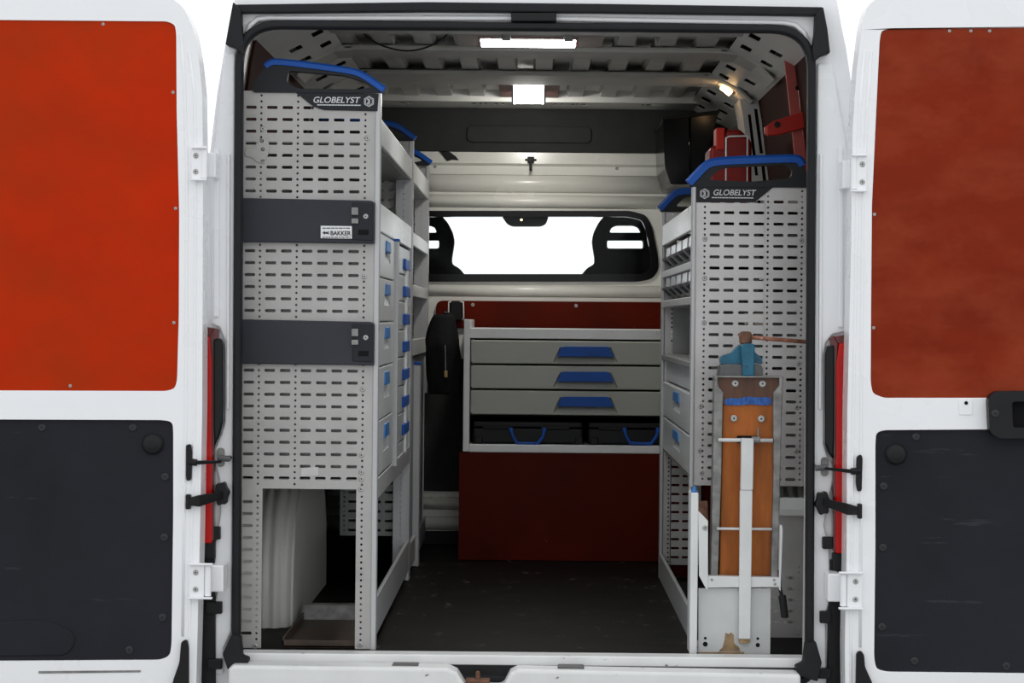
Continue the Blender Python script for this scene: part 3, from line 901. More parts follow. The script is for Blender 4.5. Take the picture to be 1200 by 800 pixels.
# =================================================================== SHELVING
def perf(cols, xl, xr, z0, z1, zrow, pitch, y, th=0.002):
    """perforated sheet in the XZ plane. cols: (centre, width, kind)"""
    b = MB()
    cells = []
    for c, wd, k in sorted(cols):
        pad = wd * .10 if k == 'slot' else wd * .9
        cells.append((max(xl, c - wd / 2 - pad), min(xr, c + wd / 2 + pad), c, wd, k))
    edges = []
    cur = xl
    for a, e, c, wd, k in cells:
        if a > cur + 1e-6: edges.append((cur, a, None))
        edges.append((a, e, (c, wd, k)))
        cur = e
    if cur < xr - 1e-6: edges.append((cur, xr, None))

    def quad(xa, xb, za, zb):
        for yy, fl in ((y, 1), (y + th, -1)):
            q = [(xa, yy, za), (xb, yy, za), (xb, yy, zb), (xa, yy, zb)]
            b.add(q, [(0, 1, 2, 3)[::fl]])
    for xa, xb, info in edges:
        if info is None:
            quad(xa, xb, z0, z1)
            continue
        c, wd, k = info
        ph = pitch if k == 'slot' else pitch / 2
        n_hi = math.floor((z1 - zrow) / ph - 0.5)
        zc = zrow + n_hi * ph
        if zc + ph / 2 < z1 - 1e-6: quad(xa, xb, zc + ph / 2, z1)
        while zc - ph / 2 >= z0 - 1e-6:
            if k == 'slot':
                hr = 0.0050
                hl = wd / 2 - hr
                inn = []
                for i in range(4):
                    a = math.radians(-60 + 40 * i)
                    inn.append((c + hl + hr * math.cos(a), zc + hr * math.sin(a)))
                for i in range(4):
                    a = math.radians(120 + 40 * i)
                    inn.append((c - hl + hr * math.cos(a), zc + hr * math.sin(a)))
            else:
                inn = [(c + wd / 2 * math.cos(2 * math.pi * (i + .5) / 8), zc + wd / 2 * math.sin(2 * math.pi * (i + .5) / 8)) for i in range(8)]
            out = [(xb, zc + ph / 2), (xa, zc + ph / 2), (xa, zc - ph / 2), (xb, zc - ph / 2)]

            def quadrant(p):
                if p[1] >= zc: return 0 if p[0] >= c else 1
                return 2 if p[0] < c else 3
            m = len(inn)
            base = len(b.v)
            for yy in (y, y + th):
                b.v += [(p[0], yy, p[1]) for p in inn] + [(p[0], yy, p[1]) for p in out]
            for i in range(m):
                j = (i + 1) % m
                qi, qj = quadrant(inn[i]), quadrant(inn[j])
                f1 = [i, m + qi, j] if qi == qj else [i, m + qi, m + qj, j]
                b.f.append(tuple(base + q for q in f1))
                b.f.append(tuple(base + m + 4 + q for q in reversed(f1)))
                b.f.append((base + i, base + j, base + m + 4 + j, base + m + 4 + i))
            zc -= ph
        if zc + ph / 2 > z0 + 1e-6: quad(xa, xb, z0, zc + ph / 2)
    # outer rim
    for (xa, za, xb, zb) in ((xl, z0, xr, z0), (xr, z0, xr, z1), (xr, z1, xl, z1), (xl, z1, xl, z0)):
        b.add([(xa, y, za), (xb, y, zb), (xb, y + th, zb), (xa, y + th, za)], [(0, 1, 2, 3)])
    return b


def raw_build(b, name, m, parent):
    """build without normal recalculation doubling (perforated sheets)"""
    me = bpy.data.meshes.new(name)
    me.from_pydata(b.v, [], b.f)
    me.materials.append(m)
    o = bpy.data.objects.new(name, me)
    return link(o, parent)


def drawer_handle_front(parent, X, s, ya, yb, za, zb, m, hy=None, hw=.10, name='drawer'):
    """drawer front in a plane X=const, facing s (+1 = +X). with blue grip in a scooped recess"""
    th = 0.018
    x0, x1 = sorted((X, X - s * th))
    h = zb - za
    gy = hy if hy is not None else (ya + yb) / 2
    tz, bz = zb - h * .14, zb - h * .62
    hole = [(gy - hw * .9, bz), (gy + hw * .9, bz), (gy + hw * .62, tz), (gy - hw * .62, tz)]
    d = MB().prism([(ya, za), (yb, za), (yb, zb), (ya, zb)], 'x', x0, x1, [hole]).build(name, m, parent, bevel=.003)
    # scoop floor, tilted outward at the foot
    sc = MB()
    xi = X - s * .016
    sc.add([(X - s * .002, gy - hw * .9, bz), (X - s * .002, gy + hw * .9, bz), (xi, gy + hw * .62, tz - .2 * (tz - bz)), (xi, gy - hw * .62, tz - .2 * (tz - bz)),
            (xi, gy + hw * .62, tz), (xi, gy - hw * .62, tz)], [(0, 1, 2, 3), (3, 2, 4, 5)])
    sc.add([(xi - s * .003, gy - hw, bz - .01), (xi - s * .003, gy + hw, bz - .01), (xi - s * .003, gy + hw, tz + .01), (xi - s * .003, gy - hw, tz + .01)], [(0, 1, 2, 3)])
    sc.build('scoop', m, d)
    hp = MB().prism([(gy - hw * .76, tz - .5 * (tz - bz)), (gy + hw * .76, tz - .5 * (tz - bz)), (gy + hw * .60, tz + .004), (gy - hw * .60, tz + .004)], 'x',
                    *sorted((X + s * .004, X - s * .010)))
    hp.build('handle', M['bluemid'], d, bevel=.003)
    return d


def header(parent, Y, poly, txt, tspan, tz, icon, ul, s):
    lp = MB().prism(PP(poly, Y), 'y', Y - .004, Y).build('header_plate', M['label'], parent, bevel=.001)
    x0, z0 = P(tspan[0], tz, Y); x1, _ = P(tspan[1], tz, Y)
    text('lettering', txt, .0235, x0, Y - .0045, z0, M['print'], lp, shear=.22, bold=.0003, width=x1 - x0)
    xa, za = P(ul[0], ul[2], Y); xb, _ = P(ul[1], ul[2], Y)
    b = MB()
    x = xa
    k = 0
    while x < xb:
        wv = random.uniform(.005, .011)
        if not (.62 < (x - xa) / (xb - xa) < .66):
            b.box(x, min(xb, x + wv), Y - .0046, Y - .0038, za - .0016, za + .0016)
        x += wv + .0012
    b.build('fine_print', M['print'], lp)
    cx, cz = P(icon[0], icon[1], Y)
    for r0, r1 in ((.0155, .0135), (.0115, .0100)):
        hexo = [(cx + r0 * math.cos(math.radians(60 * i + 30)), cz + r0 * math.sin(math.radians(60 * i + 30))) for i in range(6)]
        hexi = [(cx + r1 * math.cos(math.radians(60 * i + 30)), cz + r1 * math.sin(math.radians(60 * i + 30))) for i in range(6)]
        MB().prism(hexo, 'y', Y - .0046, Y - .0038, [hexi]).build('emblem_ring', M['print'], lp)
    text('emblem_digit', '3', .018, cx - .0055, Y - .0046, cz - .0062, M['print'], lp, bold=.0006)
    return lp


def lip_panel(parent, X, s, ya, yb, za, zb, m, name):
    """angled shelf front lip"""
    x0, x1 = sorted((X, X - s * .012))
    return MB().box(x0, x1, ya, yb, za, zb).build(name, m, parent, bevel=.003)


# ---------------------------------------------------------------- left units
YL = 0.10
XL = -0.4345                     # aisle-side face of the left units
zL = lambda py: P(447, py, YL)[1]
UL = thing('shelving_unit', 'tall perforated steel shelving unit beside the wheel arch with two slate rails and a sticker', 'shelving', (-.65, .9, 0), 'van shelving units')
cx = lambda px: P(px, 480, YL)[0]
pxm = (CD + YL) / F
slotc = [291.2, 315.7, 333.8, 358.2, 376.2, 394.2, 412.7]
dotc = [303, 346, 425]
cols = [(cx(c), 12.6 * pxm, 'slot') for c in slotc] + [(cx(c), 2.8 * pxm, 'dot') for c in dotc]
zr = P(370, 112.3, YL)[1]
pit = 14.0 * pxm
zt, zb_ = P(370, 107, YL)[1], P(370, 571.5, YL)[1]
xl, xr = cx(281.5), cx(437)
panelL = raw_build(perf(cols, xl, xr, zb_, zt, zr, pit, YL), 'end_panel', M['alu'], UL)
leg1 = raw_build(perf([cols[0], (cx(303), 2.8 * pxm, 'dot')], xl, cx(308.5), .004, zb_, zr, pit, YL), 'leg', M['alu'], UL)
leg2 = raw_build(perf([(cx(425), 2.8 * pxm, 'dot')], cx(418.5), xr, .004, zb_, zr, pit, YL), 'leg', M['alu'], UL)
postL = MB().prism(rrect(cx(436.5), XL + .001, YL - .004, YL + .04, .004, 3), 'z', .002, zt + .001).build('post', M['post'], UL)
# folded flange where the sheet is cut out above the legs
MB().box(cx(308.5), cx(418.5), YL, YL + .02, zb_ - .003, zb_).build('panel_flange', M['alu'], UL)
# header and carrying handle
header(UL, YL - .001, [(346, 108), (444, 110), (442.5, 130.5), (380, 129), (367.5, 125)], 'GLOBELYST', (367.5, 422.5), 120.3, (432.5, 119), (372, 423, 123), -1)


def handle(parent, Y, outer, hole, blue, wid=.045, hb=.0095):
    body = MB().prism(roundpoly(PP(outer, Y), .008, 3), 'y', Y - .008, Y + .026, [roundpoly(PP(hole, Y), .012, 4)]).build('end_cap', M['label'], parent, bevel=.003)
    path = [(x, Y + .009, z) for x, z in PP(blue, Y)]
    path = [path[0]] + [tuple(q) for q in smoothpath(path, 2)[1:-1]] + [path[-1]]
    bl = MB().sweep(path, [(-wid / 2, -hb), (wid / 2, -hb), (wid / 2, hb * .4), (wid * .3, hb), (-wid * .3, hb), (-wid / 2, hb * .4)], up=(0, 0, 1)).build('carry_handle', M['blue'], parent, bevel=.002)
    return body, bl


hL = handle(UL, YL, [(296, 108.5), (298, 97), (313, 74), (320, 70), (406, 83), (424, 86), (446, 103), (448, 109.5)],
            [(338, 83), (404, 89), (424, 95), (436, 102), (420, 105), (350, 104), (336, 97)],
            [(311, 78), (316, 73.5), (324, 72), (360, 76), (408, 82.5), (424, 86.5), (450, 105)])
# slate rails over the end panel
for (ya, yb, stick) in ((233, 284.5, True), (375, 427, False)):
    x0, za = P(283, ya, YL); x1, zb2 = P(438, yb, YL)
    rl = MB().prism(roundpoly(PP([(282, ya - 1), (434, ya + 2), (439, ya + 4), (438.5, yb + 1), (282, yb - 1)], YL - .012), .004, 3), 'y', YL - .020, YL - .001).build('slate_rail', M['rail'], UL, bevel=.003)
    if stick: rl['label'] = 'dark slate rail carrying a white sticker'
    # latch module on its end
    dy = ya - 233
    MB().prism(PP([(413, 237 + dy), (437, 238 + dy), (437, 282 + dy), (413, 281 + dy)], YL - .02), 'y', YL - .024, YL - .019).build('latch_plate', M['label'], rl, bevel=.002)
    for (a, b2, c, d2) in ((412, 243, 420, 252), (412, 256, 420, 262)):
        MB().prism(PP([(a, b2 + dy), (c, b2 + dy), (c, d2 + dy), (a, d2 + dy)], YL - .022), 'y', YL - .030, YL - .022).build('clip', M['galv'], rl, bevel=.002)
    MB().prism(PP([(420, 269 + dy), (432, 269 + dy), (432, 275 + dy), (420, 275 + dy)], YL - .022), 'y', YL - .0255, YL - .022).build('socket', M['dark'], rl, bevel=.001)
    x, z = P(428.5, 253.5 + dy, YL - .024)
    screw('zinc', x, YL - .024, z, rl)
    if stick:
        stp = PP([(376, 264.5), (412.5, 265), (412.5, 279.5), (376, 279)], YL - .02)
        st = MB().prism(stp, 'y', YL - .0245, YL - .0195).build('sticker', M['sticker'], rl)
        x0, z0 = P(387.5, 275.5, YL - .02); x1, _ = P(411.5, 275.5, YL - .02)
        text('sticker_lettering', 'BAKKER', .017, x0, YL - .0248, z0, M['ink'], st, bold=.0005, width=x1 - x0)
        ax, az = P(378, 272.8, YL - .02)
        MB().prism([(ax, az), (ax + .007, az + .006), (ax + .007, az + .002), (ax + .019, az + .004), (ax + .019, az + .001), (ax + .013, az), (ax + .019, az - .001), (ax + .019, az - .004), (ax + .007, az - .002), (ax + .007, az - .006)], 'y', YL - .0249, YL - .0244).build('sticker_mark', M['ink'], st)
        for py in (267.3, 278):
            b = MB()
            q = 378.0
            while q < 410:
                wv = random.uniform(2.0, 5.0)
                a = P(q, py, YL - .02); c = P(min(411, q + wv), py, YL - .02)
                b.box(a[0], c[0], YL - .0248, YL - .0244, a[1] - .0013, a[1] + .0013)
                q += wv + .8
            b.build('sticker_fine_print', M['ink'], st)
# a strip of clear tape remnant on the panel and bolts
MB().prism(PP([(353, 548), (373, 547), (373, 557), (353, 558)], YL), 'y', YL - .0012, YL + .0002).build('tape_patch', M['tape'], UL)
for px, py in ((430.5, 162), (427, 324), (425, 456), (423.5, 533), (423.5, 553), (423.5, 561), (423, 573), (308, 151), (422, 755), (299, 757), (307, 165), (308, 175), (308, 189)):
    x, z = P(px, py, YL); screw('zinc', x, YL, z, UL, name='bolt')
# shackle plate near the top left
MB().prism(roundpoly(PP([(287, 174), (297, 174), (306, 161), (315, 165), (316, 178), (309, 192), (300, 190), (296, 184), (287, 184)], YL), .010, 4), 'y', YL - .003, YL + .0002).build('bracket_plate', M['alu'], UL, bevel=.001)

# body of unit: back, shelves, drawers
Y2 = 1.86           # far end panel of the first unit
yA, yB_, yC = YL + .045, 0.83, Y2 - .02
xb = -0.845
far = copy_part(panelL, UL, (0, Y2 - YL, 0))
farl = copy_part(leg1, UL, (0, Y2 - YL, 0))
farl2 = copy_part(leg2, UL, (0, Y2 - YL, 0))
farp = copy_part(postL, UL, (0, Y2 - YL, 0))
raw_build(perf(cols[3:7] + [cols[8]], cx(340), cx(418), .16, zb_ - .03, zr, pit, Y2 - .004), 'far_lower_panel', M['carcass'], UL)  # darker metal chosen so the colour carries the shade under the unit
for h_ in hL:
    c = copy_part(h_, UL, (0, Y2 - YL, 0))
shelf = lambda par, y0, y1, z, m='carcass', x0=xb, x1=XL - .014: MB().box(x0, x1, y0, y1, z - .006, z + .002).build('shelf', M[m], par, bevel=.002)
z_top1, z_top2 = zL(137), zL(168)
lip_panel(UL, XL, 1, yA, yC, z_top2, z_top1, M['drawer'], 'shelf_lip')
shelf(UL, YL + .01, Y2 - .004, z_top2 + .004)
z_a, z_b = zL(237), zL(270)
lip_panel(UL, XL, 1, yA, yC, z_b, z_a, M['white'], 'shelf_lip')
shelf(UL, YL + .01, Y2 - .004, z_a - .004)
# inner far-end perforated post strip seen in the open bay
MB().box(xb, xb + .004, YL + .01, Y2 - .004, zL(575), zt).build('back_panel', M['carcass'], UL)
# drawers
zz = [zL(271), zL(324), zL(377), zL(430.5), zL(494), zL(560)]
for a, c in zip(zz[:-1], zz[1:]):
    drawer_handle_front(UL, XL, 1, yA, yB_, c + .002, a - .002, M['drawer'], hw=.15)
MB().box(xb + .01, XL - .02, YL + .035, Y2 - .03, zL(560), zL(272)).build('carcass', M['carcass'], UL)
# divider column and lock rail with blue clips
MB().box(XL - .02, XL + .012, yB_ + .012, yB_ + .062, zL(566), zL(272)).build('divider', M['post'], UL, bevel=.003)
MB().box(XL - .02, XL + .014, yB_ + .010, yB_ + .064, zL(272), zL(269)).build('divider_cap', M['blue'], UL, bevel=.002)
sp = [zL(272), zL(311), zL(349), zL(389), zL(427), zL(467), zL(505), zL(545), zL(562)]
ya2, yb2 = yB_ + .075, Y2 - .03
for a, c in zip(sp[:-1], sp[1:]):
    d = MB().box(XL - .022, XL - .006, ya2, yb2, c + .002, a - .002).build('slim_drawer', M['drawer'], UL, bevel=.003)
    if a - c > .06:
        zc = a - (a - c) * .62
        MB().box(XL - .006, XL + .003, yb2 - .40, yb2 - .08, zc - .019, zc + .019).build('blue_clip', M['blue'], d, bevel=.004)
MB().box(XL - .008, XL + .002, yb2 - .26, yb2 - .20, zL(566), zL(300)).build('lock_bar', M['white'], UL, bevel=.002)
# tray edge under the drawers and floor rail
b = MB().prism([(yA, zL(586)), (yC, zL(586)), (yC, zL(562)), (yA, zL(562))], 'x', XL - .016, XL)
b.build('bottom_lip', M['post'], UL, bevel=.003)
MB().box(xb, XL - .02, YL + .01, Y2 - .004, zL(566), zL(562)).build('bottom_tray', M['carcass'], UL)
MB().box(XL - .012, XL, yA, yC, zL(747), zL(702)).build('floor_rail', M['post'], UL, bevel=.003)

# second left unit, against the bulkhead
U2 = thing('shelving_unit', 'narrower perforated shelving unit standing behind the tall left one, against the bulkhead', 'shelving', (-.65, 2.5, 0), 'van shelving units')
Y3, Y4 = Y2 + .05, 3.17
k = copy_part(panelL, U2, (0, Y3 - YL, 0))
k = copy_part(leg1, U2, (0, Y3 - YL, 0))
k = copy_part(panelL, U2, (0, Y4 - YL, 0))
post2 = MB().prism(rrect(cx(436.5), XL + .001, Y4 - .004, Y4 + .04, .004, 3), 'z', zL(500), zt + .001).build('post', M['post'], U2)
post3 = MB().prism(rrect(cx(436.5), XL + .001, Y3 - .004, Y3 + .04, .004, 3), 'z', .002, zt + .001).build('post', M['post'], U2)
for h_ in hL:
    c = copy_part(h_, U2, (0, Y4 - YL - .02, 0))
lip_panel(U2, XL, 1, Y3 + .03, Y4 - .01, z_top2, z_top1, M['drawer'], 'shelf_lip')
shelf(U2, Y3 + .004, Y4 - .004, z_top2 + .004)
d2 = lambda py: P(486, py, Y3)[1]
for (a, c) in ((271, 287), (333, 347), (398, 418)):
    lip_panel(U2, XL, 1, Y3 + .03, Y4 - .01, d2(c), d2(a), M['drawer'], 'shelf_lip')
    shelf(U2, Y3 + .004, Y4 - .004, d2(a) - .004)
MB().box(xb, xb + .004, Y3 + .004, Y4 - .004, .05, zt).build('back_panel', M['carcass'], U2)
# lower closed section with a tall blue-capped strut on the floor
MB().box(XL - .03, XL - .012, Y3 + .05, Y4 - .02, d2(655), d2(420)).build('lower_door', M['carcass'], U2, bevel=.004)
MB().box(XL - .02, XL + .012, 2.33, 2.40, .002, P(491, 427, 2.36)[1]).build('strut', M['post'], U2, bevel=.003)
MB().box(XL - .022, XL + .014, 2.325, 2.405, P(491, 427, 2.36)[1], P(491, 424, 2.36)[1]).build('strut_cap', M['blue'], U2, bevel=.002)
MB().box(XL - .012, XL, Y3 + .04, Y4 - .02, .03, .12).build('floor_rail', M['post'], U2, bevel=.003)
# perforated inner strips seen inside the open bays (far post faces)
for U, Yq in ((UL, Y2 - .05), (U2, Y4 - .05)):
    st_ = perf([(XL - .028, 2.6 * pxm, 'dot')], XL - .055, XL - .008, .05, zt - .06, zr, pit * 1.2, Yq)
    raw_build(st_, 'perforated_strip', M['post'], U)

# ---------------------------------------------------------------- right unit
YR = 0.42
XR = 0.4645
UR = thing('shelving_unit', 'grey perforated shelving unit with blue carry handle behind the vice bench', 'shelving', (.65, 1.2, 0), 'van shelving units')
cxr = lambda px: P(px, 300, YR)[0]
pr = (CD + YR) / F
slr = [837.4, 854, 871.6, 889, 912, 928.5, 951]
dtr = [825.6, 899.6, 939.5]
colsr = [(cxr(c), 12.2 * pr, 'slot') for c in slr] + [(cxr(c), 2.8 * pr, 'dot') for c in dtr]
zrr = P(880, 236.3, YR)[1]
pitr = 13.0 * pr
ztr, zbr = P(880, 217, YR)[1], P(880, 569, YR)[1]
xlr, xrr = cxr(815), cxr(962)
panelR = raw_build(perf(colsr, xlr, xrr, zbr, ztr, zrr, pitr, YR), 'end_panel', M['alu2'], UR)
zpost = P(806, 570, YR)[1]
postR = MB().prism(rrect(XR - .001, xlr + .001, YR - .006, YR + .04, .004, 3), 'z', zpost, ztr + .001).build('post', M['post'], UR)
header(UR, YR - .001, [(815, 217.5), (906, 219.5), (885.5, 236), (884, 237), (815, 237)], 'GLOBELYST', (836, 886), 228.6, (825.7, 227), (834, 883, 231.5), 1)
hR = handle(UR, YR, [(808, 219), (808, 213), (829, 191), (836, 187), (936, 184), (941, 190), (948, 214), (948, 220)],
            [(830, 211), (842, 199), (852, 196), (922, 193), (929, 200), (926, 209), (880, 213)],
            [(807, 214.5), (816, 205), (828, 192.5), (840, 189), (880, 187), (930, 185.5), (937, 187), (941, 194)], hb=.0125)
YR2 = 2.02
copy_part(panelR, UR, (0, YR2 - YR, 0))
for h_ in hR:
    copy_part(h_, UR, (0, YR2 - YR, 0))
zR = lambda py: P(807, py, YR)[1]
MB().prism(rrect(XR - .001, xlr + .001, YR2 - .006, YR2 + .04, .004, 3), 'z', .002, ztr + .001).build('post', M['post'], UR)
# lower leg panels (near one reaches the floor behind the vice bench), far one
lowcols = [(cxr(c), 12.2 * pr, 'slot') for c in slr[:-1]] + [(cxr(c), 2.8 * pr, 'dot') for c in dtr]
zq = P(925, 604, YR)[1]
lowp = raw_build(perf(colsr[4:7] + colsr[8:], cxr(893), xrr, .004, P(925, 660, YR)[1], P(925, 742, YR)[1], pitr, YR + .004), 'lower_panel', M['alu2'], UR)
MB().box(cxr(870), xrr, YR + .002, YR + .006, P(925, 660, YR)[1], zq).build('lower_sheet', M['alu2'], UR)
b = MB().prism([(YR - .02, P(930, 604, YR)[1]), (YR + .02, P(930, 604, YR)[1]), (YR + .02, P(930, 583, YR)[1]), (YR - .005, P(930, 583, YR)[1]), (YR - .02, P(930, 596, YR)[1])], 'x', cxr(880), xrr)
b.build('cross_bar', M['white'], UR, bevel=.003)
farlow = raw_build(perf([(cxr(833) , 12.2 * pr, 'slot'), (cxr(849), 12.2 * pr, 'slot'), (cxr(823), 2.8 * pr, 'dot')], xlr, cxr(870), .05, zbr, zrr, pitr, YR2), 'far_leg_panel', M['alu'], UR)
MB().box(cxr(828), xrr, YR2 + .03, YR2 + .034, .004, zR(545)).build('far_backing', M['ply_in'], UR)
# shelves, bins, drawers on the aisle side
xbr = 0.84
ra, rb = YR + .045, YR2 - .01
sh2 = lambda z, m='carcass': MB().box(XR + .014, xbr, YR + .01, YR2 - .004, z - .006, z + .002).build('shelf', M[m], UR, bevel=.002)
lip_panel(UR, XR, -1, ra, rb, zR(268.5), zR(239), M['white'], 'shelf_lip')
sh2(zR(240))
for (a, c) in ((305, 315), (347, 357)):
    lip_panel(UR, XR, -1, ra, rb, zR(c), zR(a), M['post'], 'shelf_lip')
    sh2(zR(a) - .002)
lip_panel(UR, XR, -1, ra, rb, zR(432), zR(424), M['carcass'], 'shelf_lip')
sh2(zR(424))
MB().box(XR + .04, XR + .30, YR2 - .012, YR2 - .008, zR(424), zR(357)).build('bay_end', M['carcass'], UR)
MB().box(xbr, xbr + .004, YR + .01, YR2 - .004, zpost, ztr).build('back_panel', M['carcass'], UR)
MB().box(XR + .02, XR + .030, ra, rb, zR(462) + .002, zR(432) - .002).build('blank_front', M['drawer'], UR, bevel=.003)
for a, c in ((463, 512.5), (513.5, 561)):
    drawer_handle_front(UR, XR + .008, -1, ra, rb, zR(c) + .002, zR(a) - .002, M['drawer'], hy=1.22, hw=.22)
MB().box(XR + .03, xbr - .01, YR + .035, YR2 - .03, zR(561), zR(463)).build('carcass', M['carcass'], UR)
MB().box(XR + .01, xbr, YR + .035, YR2 - .03, zR(564), zR(561)).build('bottom_tray', M['carcass'], UR)
MB().box(XR, XR + .012, YR - .0, rb, P(807, 748, YR)[1], P(807, 712, YR)[1]).build('floor_rail', M['post'], UR, bevel=.003)
MB().box(XR - .001, xlr - .004, YR + .0, YR + .035, .002, zpost).build('lower_post', M['post'], UR, bevel=.002)
for px, py in ((826, 280), (825.5, 326), (825, 378), (939, 282), (936, 426), (934, 477), (933, 528), (821, 476), (819.5, 528), (822, 554)):
    x, z = P(px, py, YR); screw('zinc', x, YR, z, UR, name='bolt')

# small parts bins on the two bin shelves: every bin a thing
ordw = ['nearest the opening', 'second from the opening', 'middle', 'second from the bulkhead end', 'nearest the bulkhead']
bw = (rb - ra) / 5
zfl = [(zR(305), 'upper'), (zR(347), 'lower')]
binmesh = None
for zf, row in zfl:
    for i in range(5):
        y0 = ra + i * bw
        lab = '%s silver sloped-front bin on the %s bin shelf' % ({0: 'closest-to-opening', 1: 'second-from-opening', 2: 'middle', 3: 'fourth-from-opening', 4: 'farthest-in'}[i], row)
        t = thing('storage_bin', lab, 'bin', (XR + .105, y0 + bw / 2, zf), 'silver bins on the two bin shelves')
        H = .082
        if binmesh is None:
            b = MB()
            wv = bw * .43
            th = .004
            # side walls (profile with a scooped front that leans in towards its foot), floor, back
            side = [(-.062, 0), (.10, 0), (.10, H), (-.088, H), (-.092, H * .62), (-.110, H * .52)]
            for ss in (-1, 1):
                yv = ss * wv
                bb = MB().prism(side, 'y', yv - th / 2, yv + th / 2)
                b.add(bb.v, bb.f)
            b.box(-.062, .10, -wv, wv, 0, th)
            b.box(.097, .10, -wv, wv, 0, H)
            bb = MB().prism([(-.062, 0), (-.056, 0), (-.104, H * .52), (-.110, H * .52)], 'y', -wv, wv)
            b.add(bb.v, bb.f)
            me1 = b.mesh('bin_body', M['carcass'])
            bb = MB().prism([(-.094, H * .60), (-.090, H * .60), (-.086, H * .98), (-.092, H * .98)], 'y', -wv * .84, wv * .84)
            me2 = bb.mesh('front_flap', M['bin'])
            b3 = MB().prism([(-.088, H * .2), (-.082, H * .2), (-.102, H * .42), (-.108, H * .42)], 'y', -wv * .4, wv * .4)
            me3 = b3.mesh('label_holder', M['rail'])
            binmesh = (me1, me2, me3)
        for me, nm in zip(binmesh, ('bin_body', 'front_flap', 'label_holder')):
            o = bpy.data.objects.new(nm, me)
            COL.objects.link(o)
            o.parent = t

# ---------------------------------------------------------------- rear drawer cabinet
YC = 2.60
CAB = thing('drawer_cabinet', 'wide low cabinet with three pale drawers and a case shelf, against the bulkhead', 'cabinet', (.2, 2.8, 0))
cX = lambda px, py=450: P(px, py, YC)[0]
cZ = lambda py, px=650: P(px, py, YC)[1]
XCR = 0.672
ydeep = YB - .03
MB().box(cX(543), cX(550.5), YC - .004, ydeep, cZ(530), cZ(375)).build('side_panel', M['white'], CAB, bevel=.003)
MB().box(XCR, XCR + .02, YC - .004, ydeep, cZ(530), cZ(375)).build('side_panel', M['white'], CAB, bevel=.003)
MB().box(cX(550.5), XCR, YC + .006, ydeep, cZ(397), cZ(385)).build('top_board', M['white'], CAB, bevel=.003)
MB().box(cX(550.5), XCR, YC - .002, ydeep, cZ(530.5), cZ(521)).build('bottom_board', M['white'], CAB, bevel=.003)
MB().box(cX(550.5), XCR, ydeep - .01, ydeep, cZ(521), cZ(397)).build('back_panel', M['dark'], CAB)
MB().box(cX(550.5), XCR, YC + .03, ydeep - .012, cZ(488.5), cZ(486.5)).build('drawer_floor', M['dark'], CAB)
for (a, c) in ((399.2, 426.5), (428.5, 455.8), (457.8, 486.2)):
    za, zb2 = cZ(a), cZ(c)
    x0, x1 = cX(551.5), XCR - .003
    ho = PP([(649, c - 3.0), (723, c - 2.2), (716, a + 8.5), (656.5, a + 8)], YC)
    d = MB().prism([(x0, zb2), (x1, zb2), (x1, za), (x0, za)], 'y', YC, YC + .022, [ho]).build('drawer', M['drawer_g'], CAB, bevel=.004)
    zt_, zb3 = ho[2][1], ho[0][1]
    sc_ = MB()
    sc_.add([(ho[0][0], YC + .003, zb3), (ho[1][0], YC + .003, zb3), (ho[2][0], YC + .022, zt_ - .03), (ho[3][0], YC + .022, zt_ - .03), (ho[2][0], YC + .022, zt_), (ho[3][0], YC + .022, zt_)], [(0, 1, 2, 3), (3, 2, 4, 5)])
    sc_.add([(ho[0][0] - .01, YC + .0225, zb3 - .006), (ho[1][0] + .01, YC + .0225, zb3 - .006), (ho[1][0] + .01, YC + .0225, zt_ + .006), (ho[0][0] - .01, YC + .0225, zt_ + .006)], [(0, 1, 2, 3)])
    sc_.build('scoop', M['drawer_g'], d)
    hd = roundpoly(PP([(653, a + 18.2), (719.5, a + 18.8), (714, a + 8.2), (711, a + 7), (661, a + 6.8), (657.5, a + 8)], YC), .004, 3)
    MB().prism(hd, 'y', YC - .010, YC + .012).build('handle', M['blue'], d, bevel=.003)
    x, z = P(552.5, c - 2, YC)
    MB().prism([(x - .004, z - .006), (x + .006, z - .006), (x - .004, z + .008)], 'y', YC - .003, YC).build('corner_tab', M['plastic'], d)
MB().box(cX(537.5, 600), XCR + .01, YC + .004, YC + .016, .002, cZ(530.5)).build('kick_board', M['ply_in'], CAB)
MB().box(cX(545, 600), cX(548, 600), YC + .016, ydeep, .002, cZ(530.5)).build('kick_side', M['ply_in'], CAB)
# red backing board on the bulkhead above the cabinet
bbp = roundpoly(PP([(511, 384), (511, 352), (862, 354.5), (862, 386.5)], YB - .02), [.0, .03, .0, .0], 4)
bo = MB().prism(bbp, 'y', YB - .022, YB - .0005).build('backing_board', M['ply_in'], bk, bevel=.002)
for px, py in ((554, 357), (675, 358)):
    x, z = P(px, py, YB - .022); screw('zinc', x, YB - .022, z, bo)

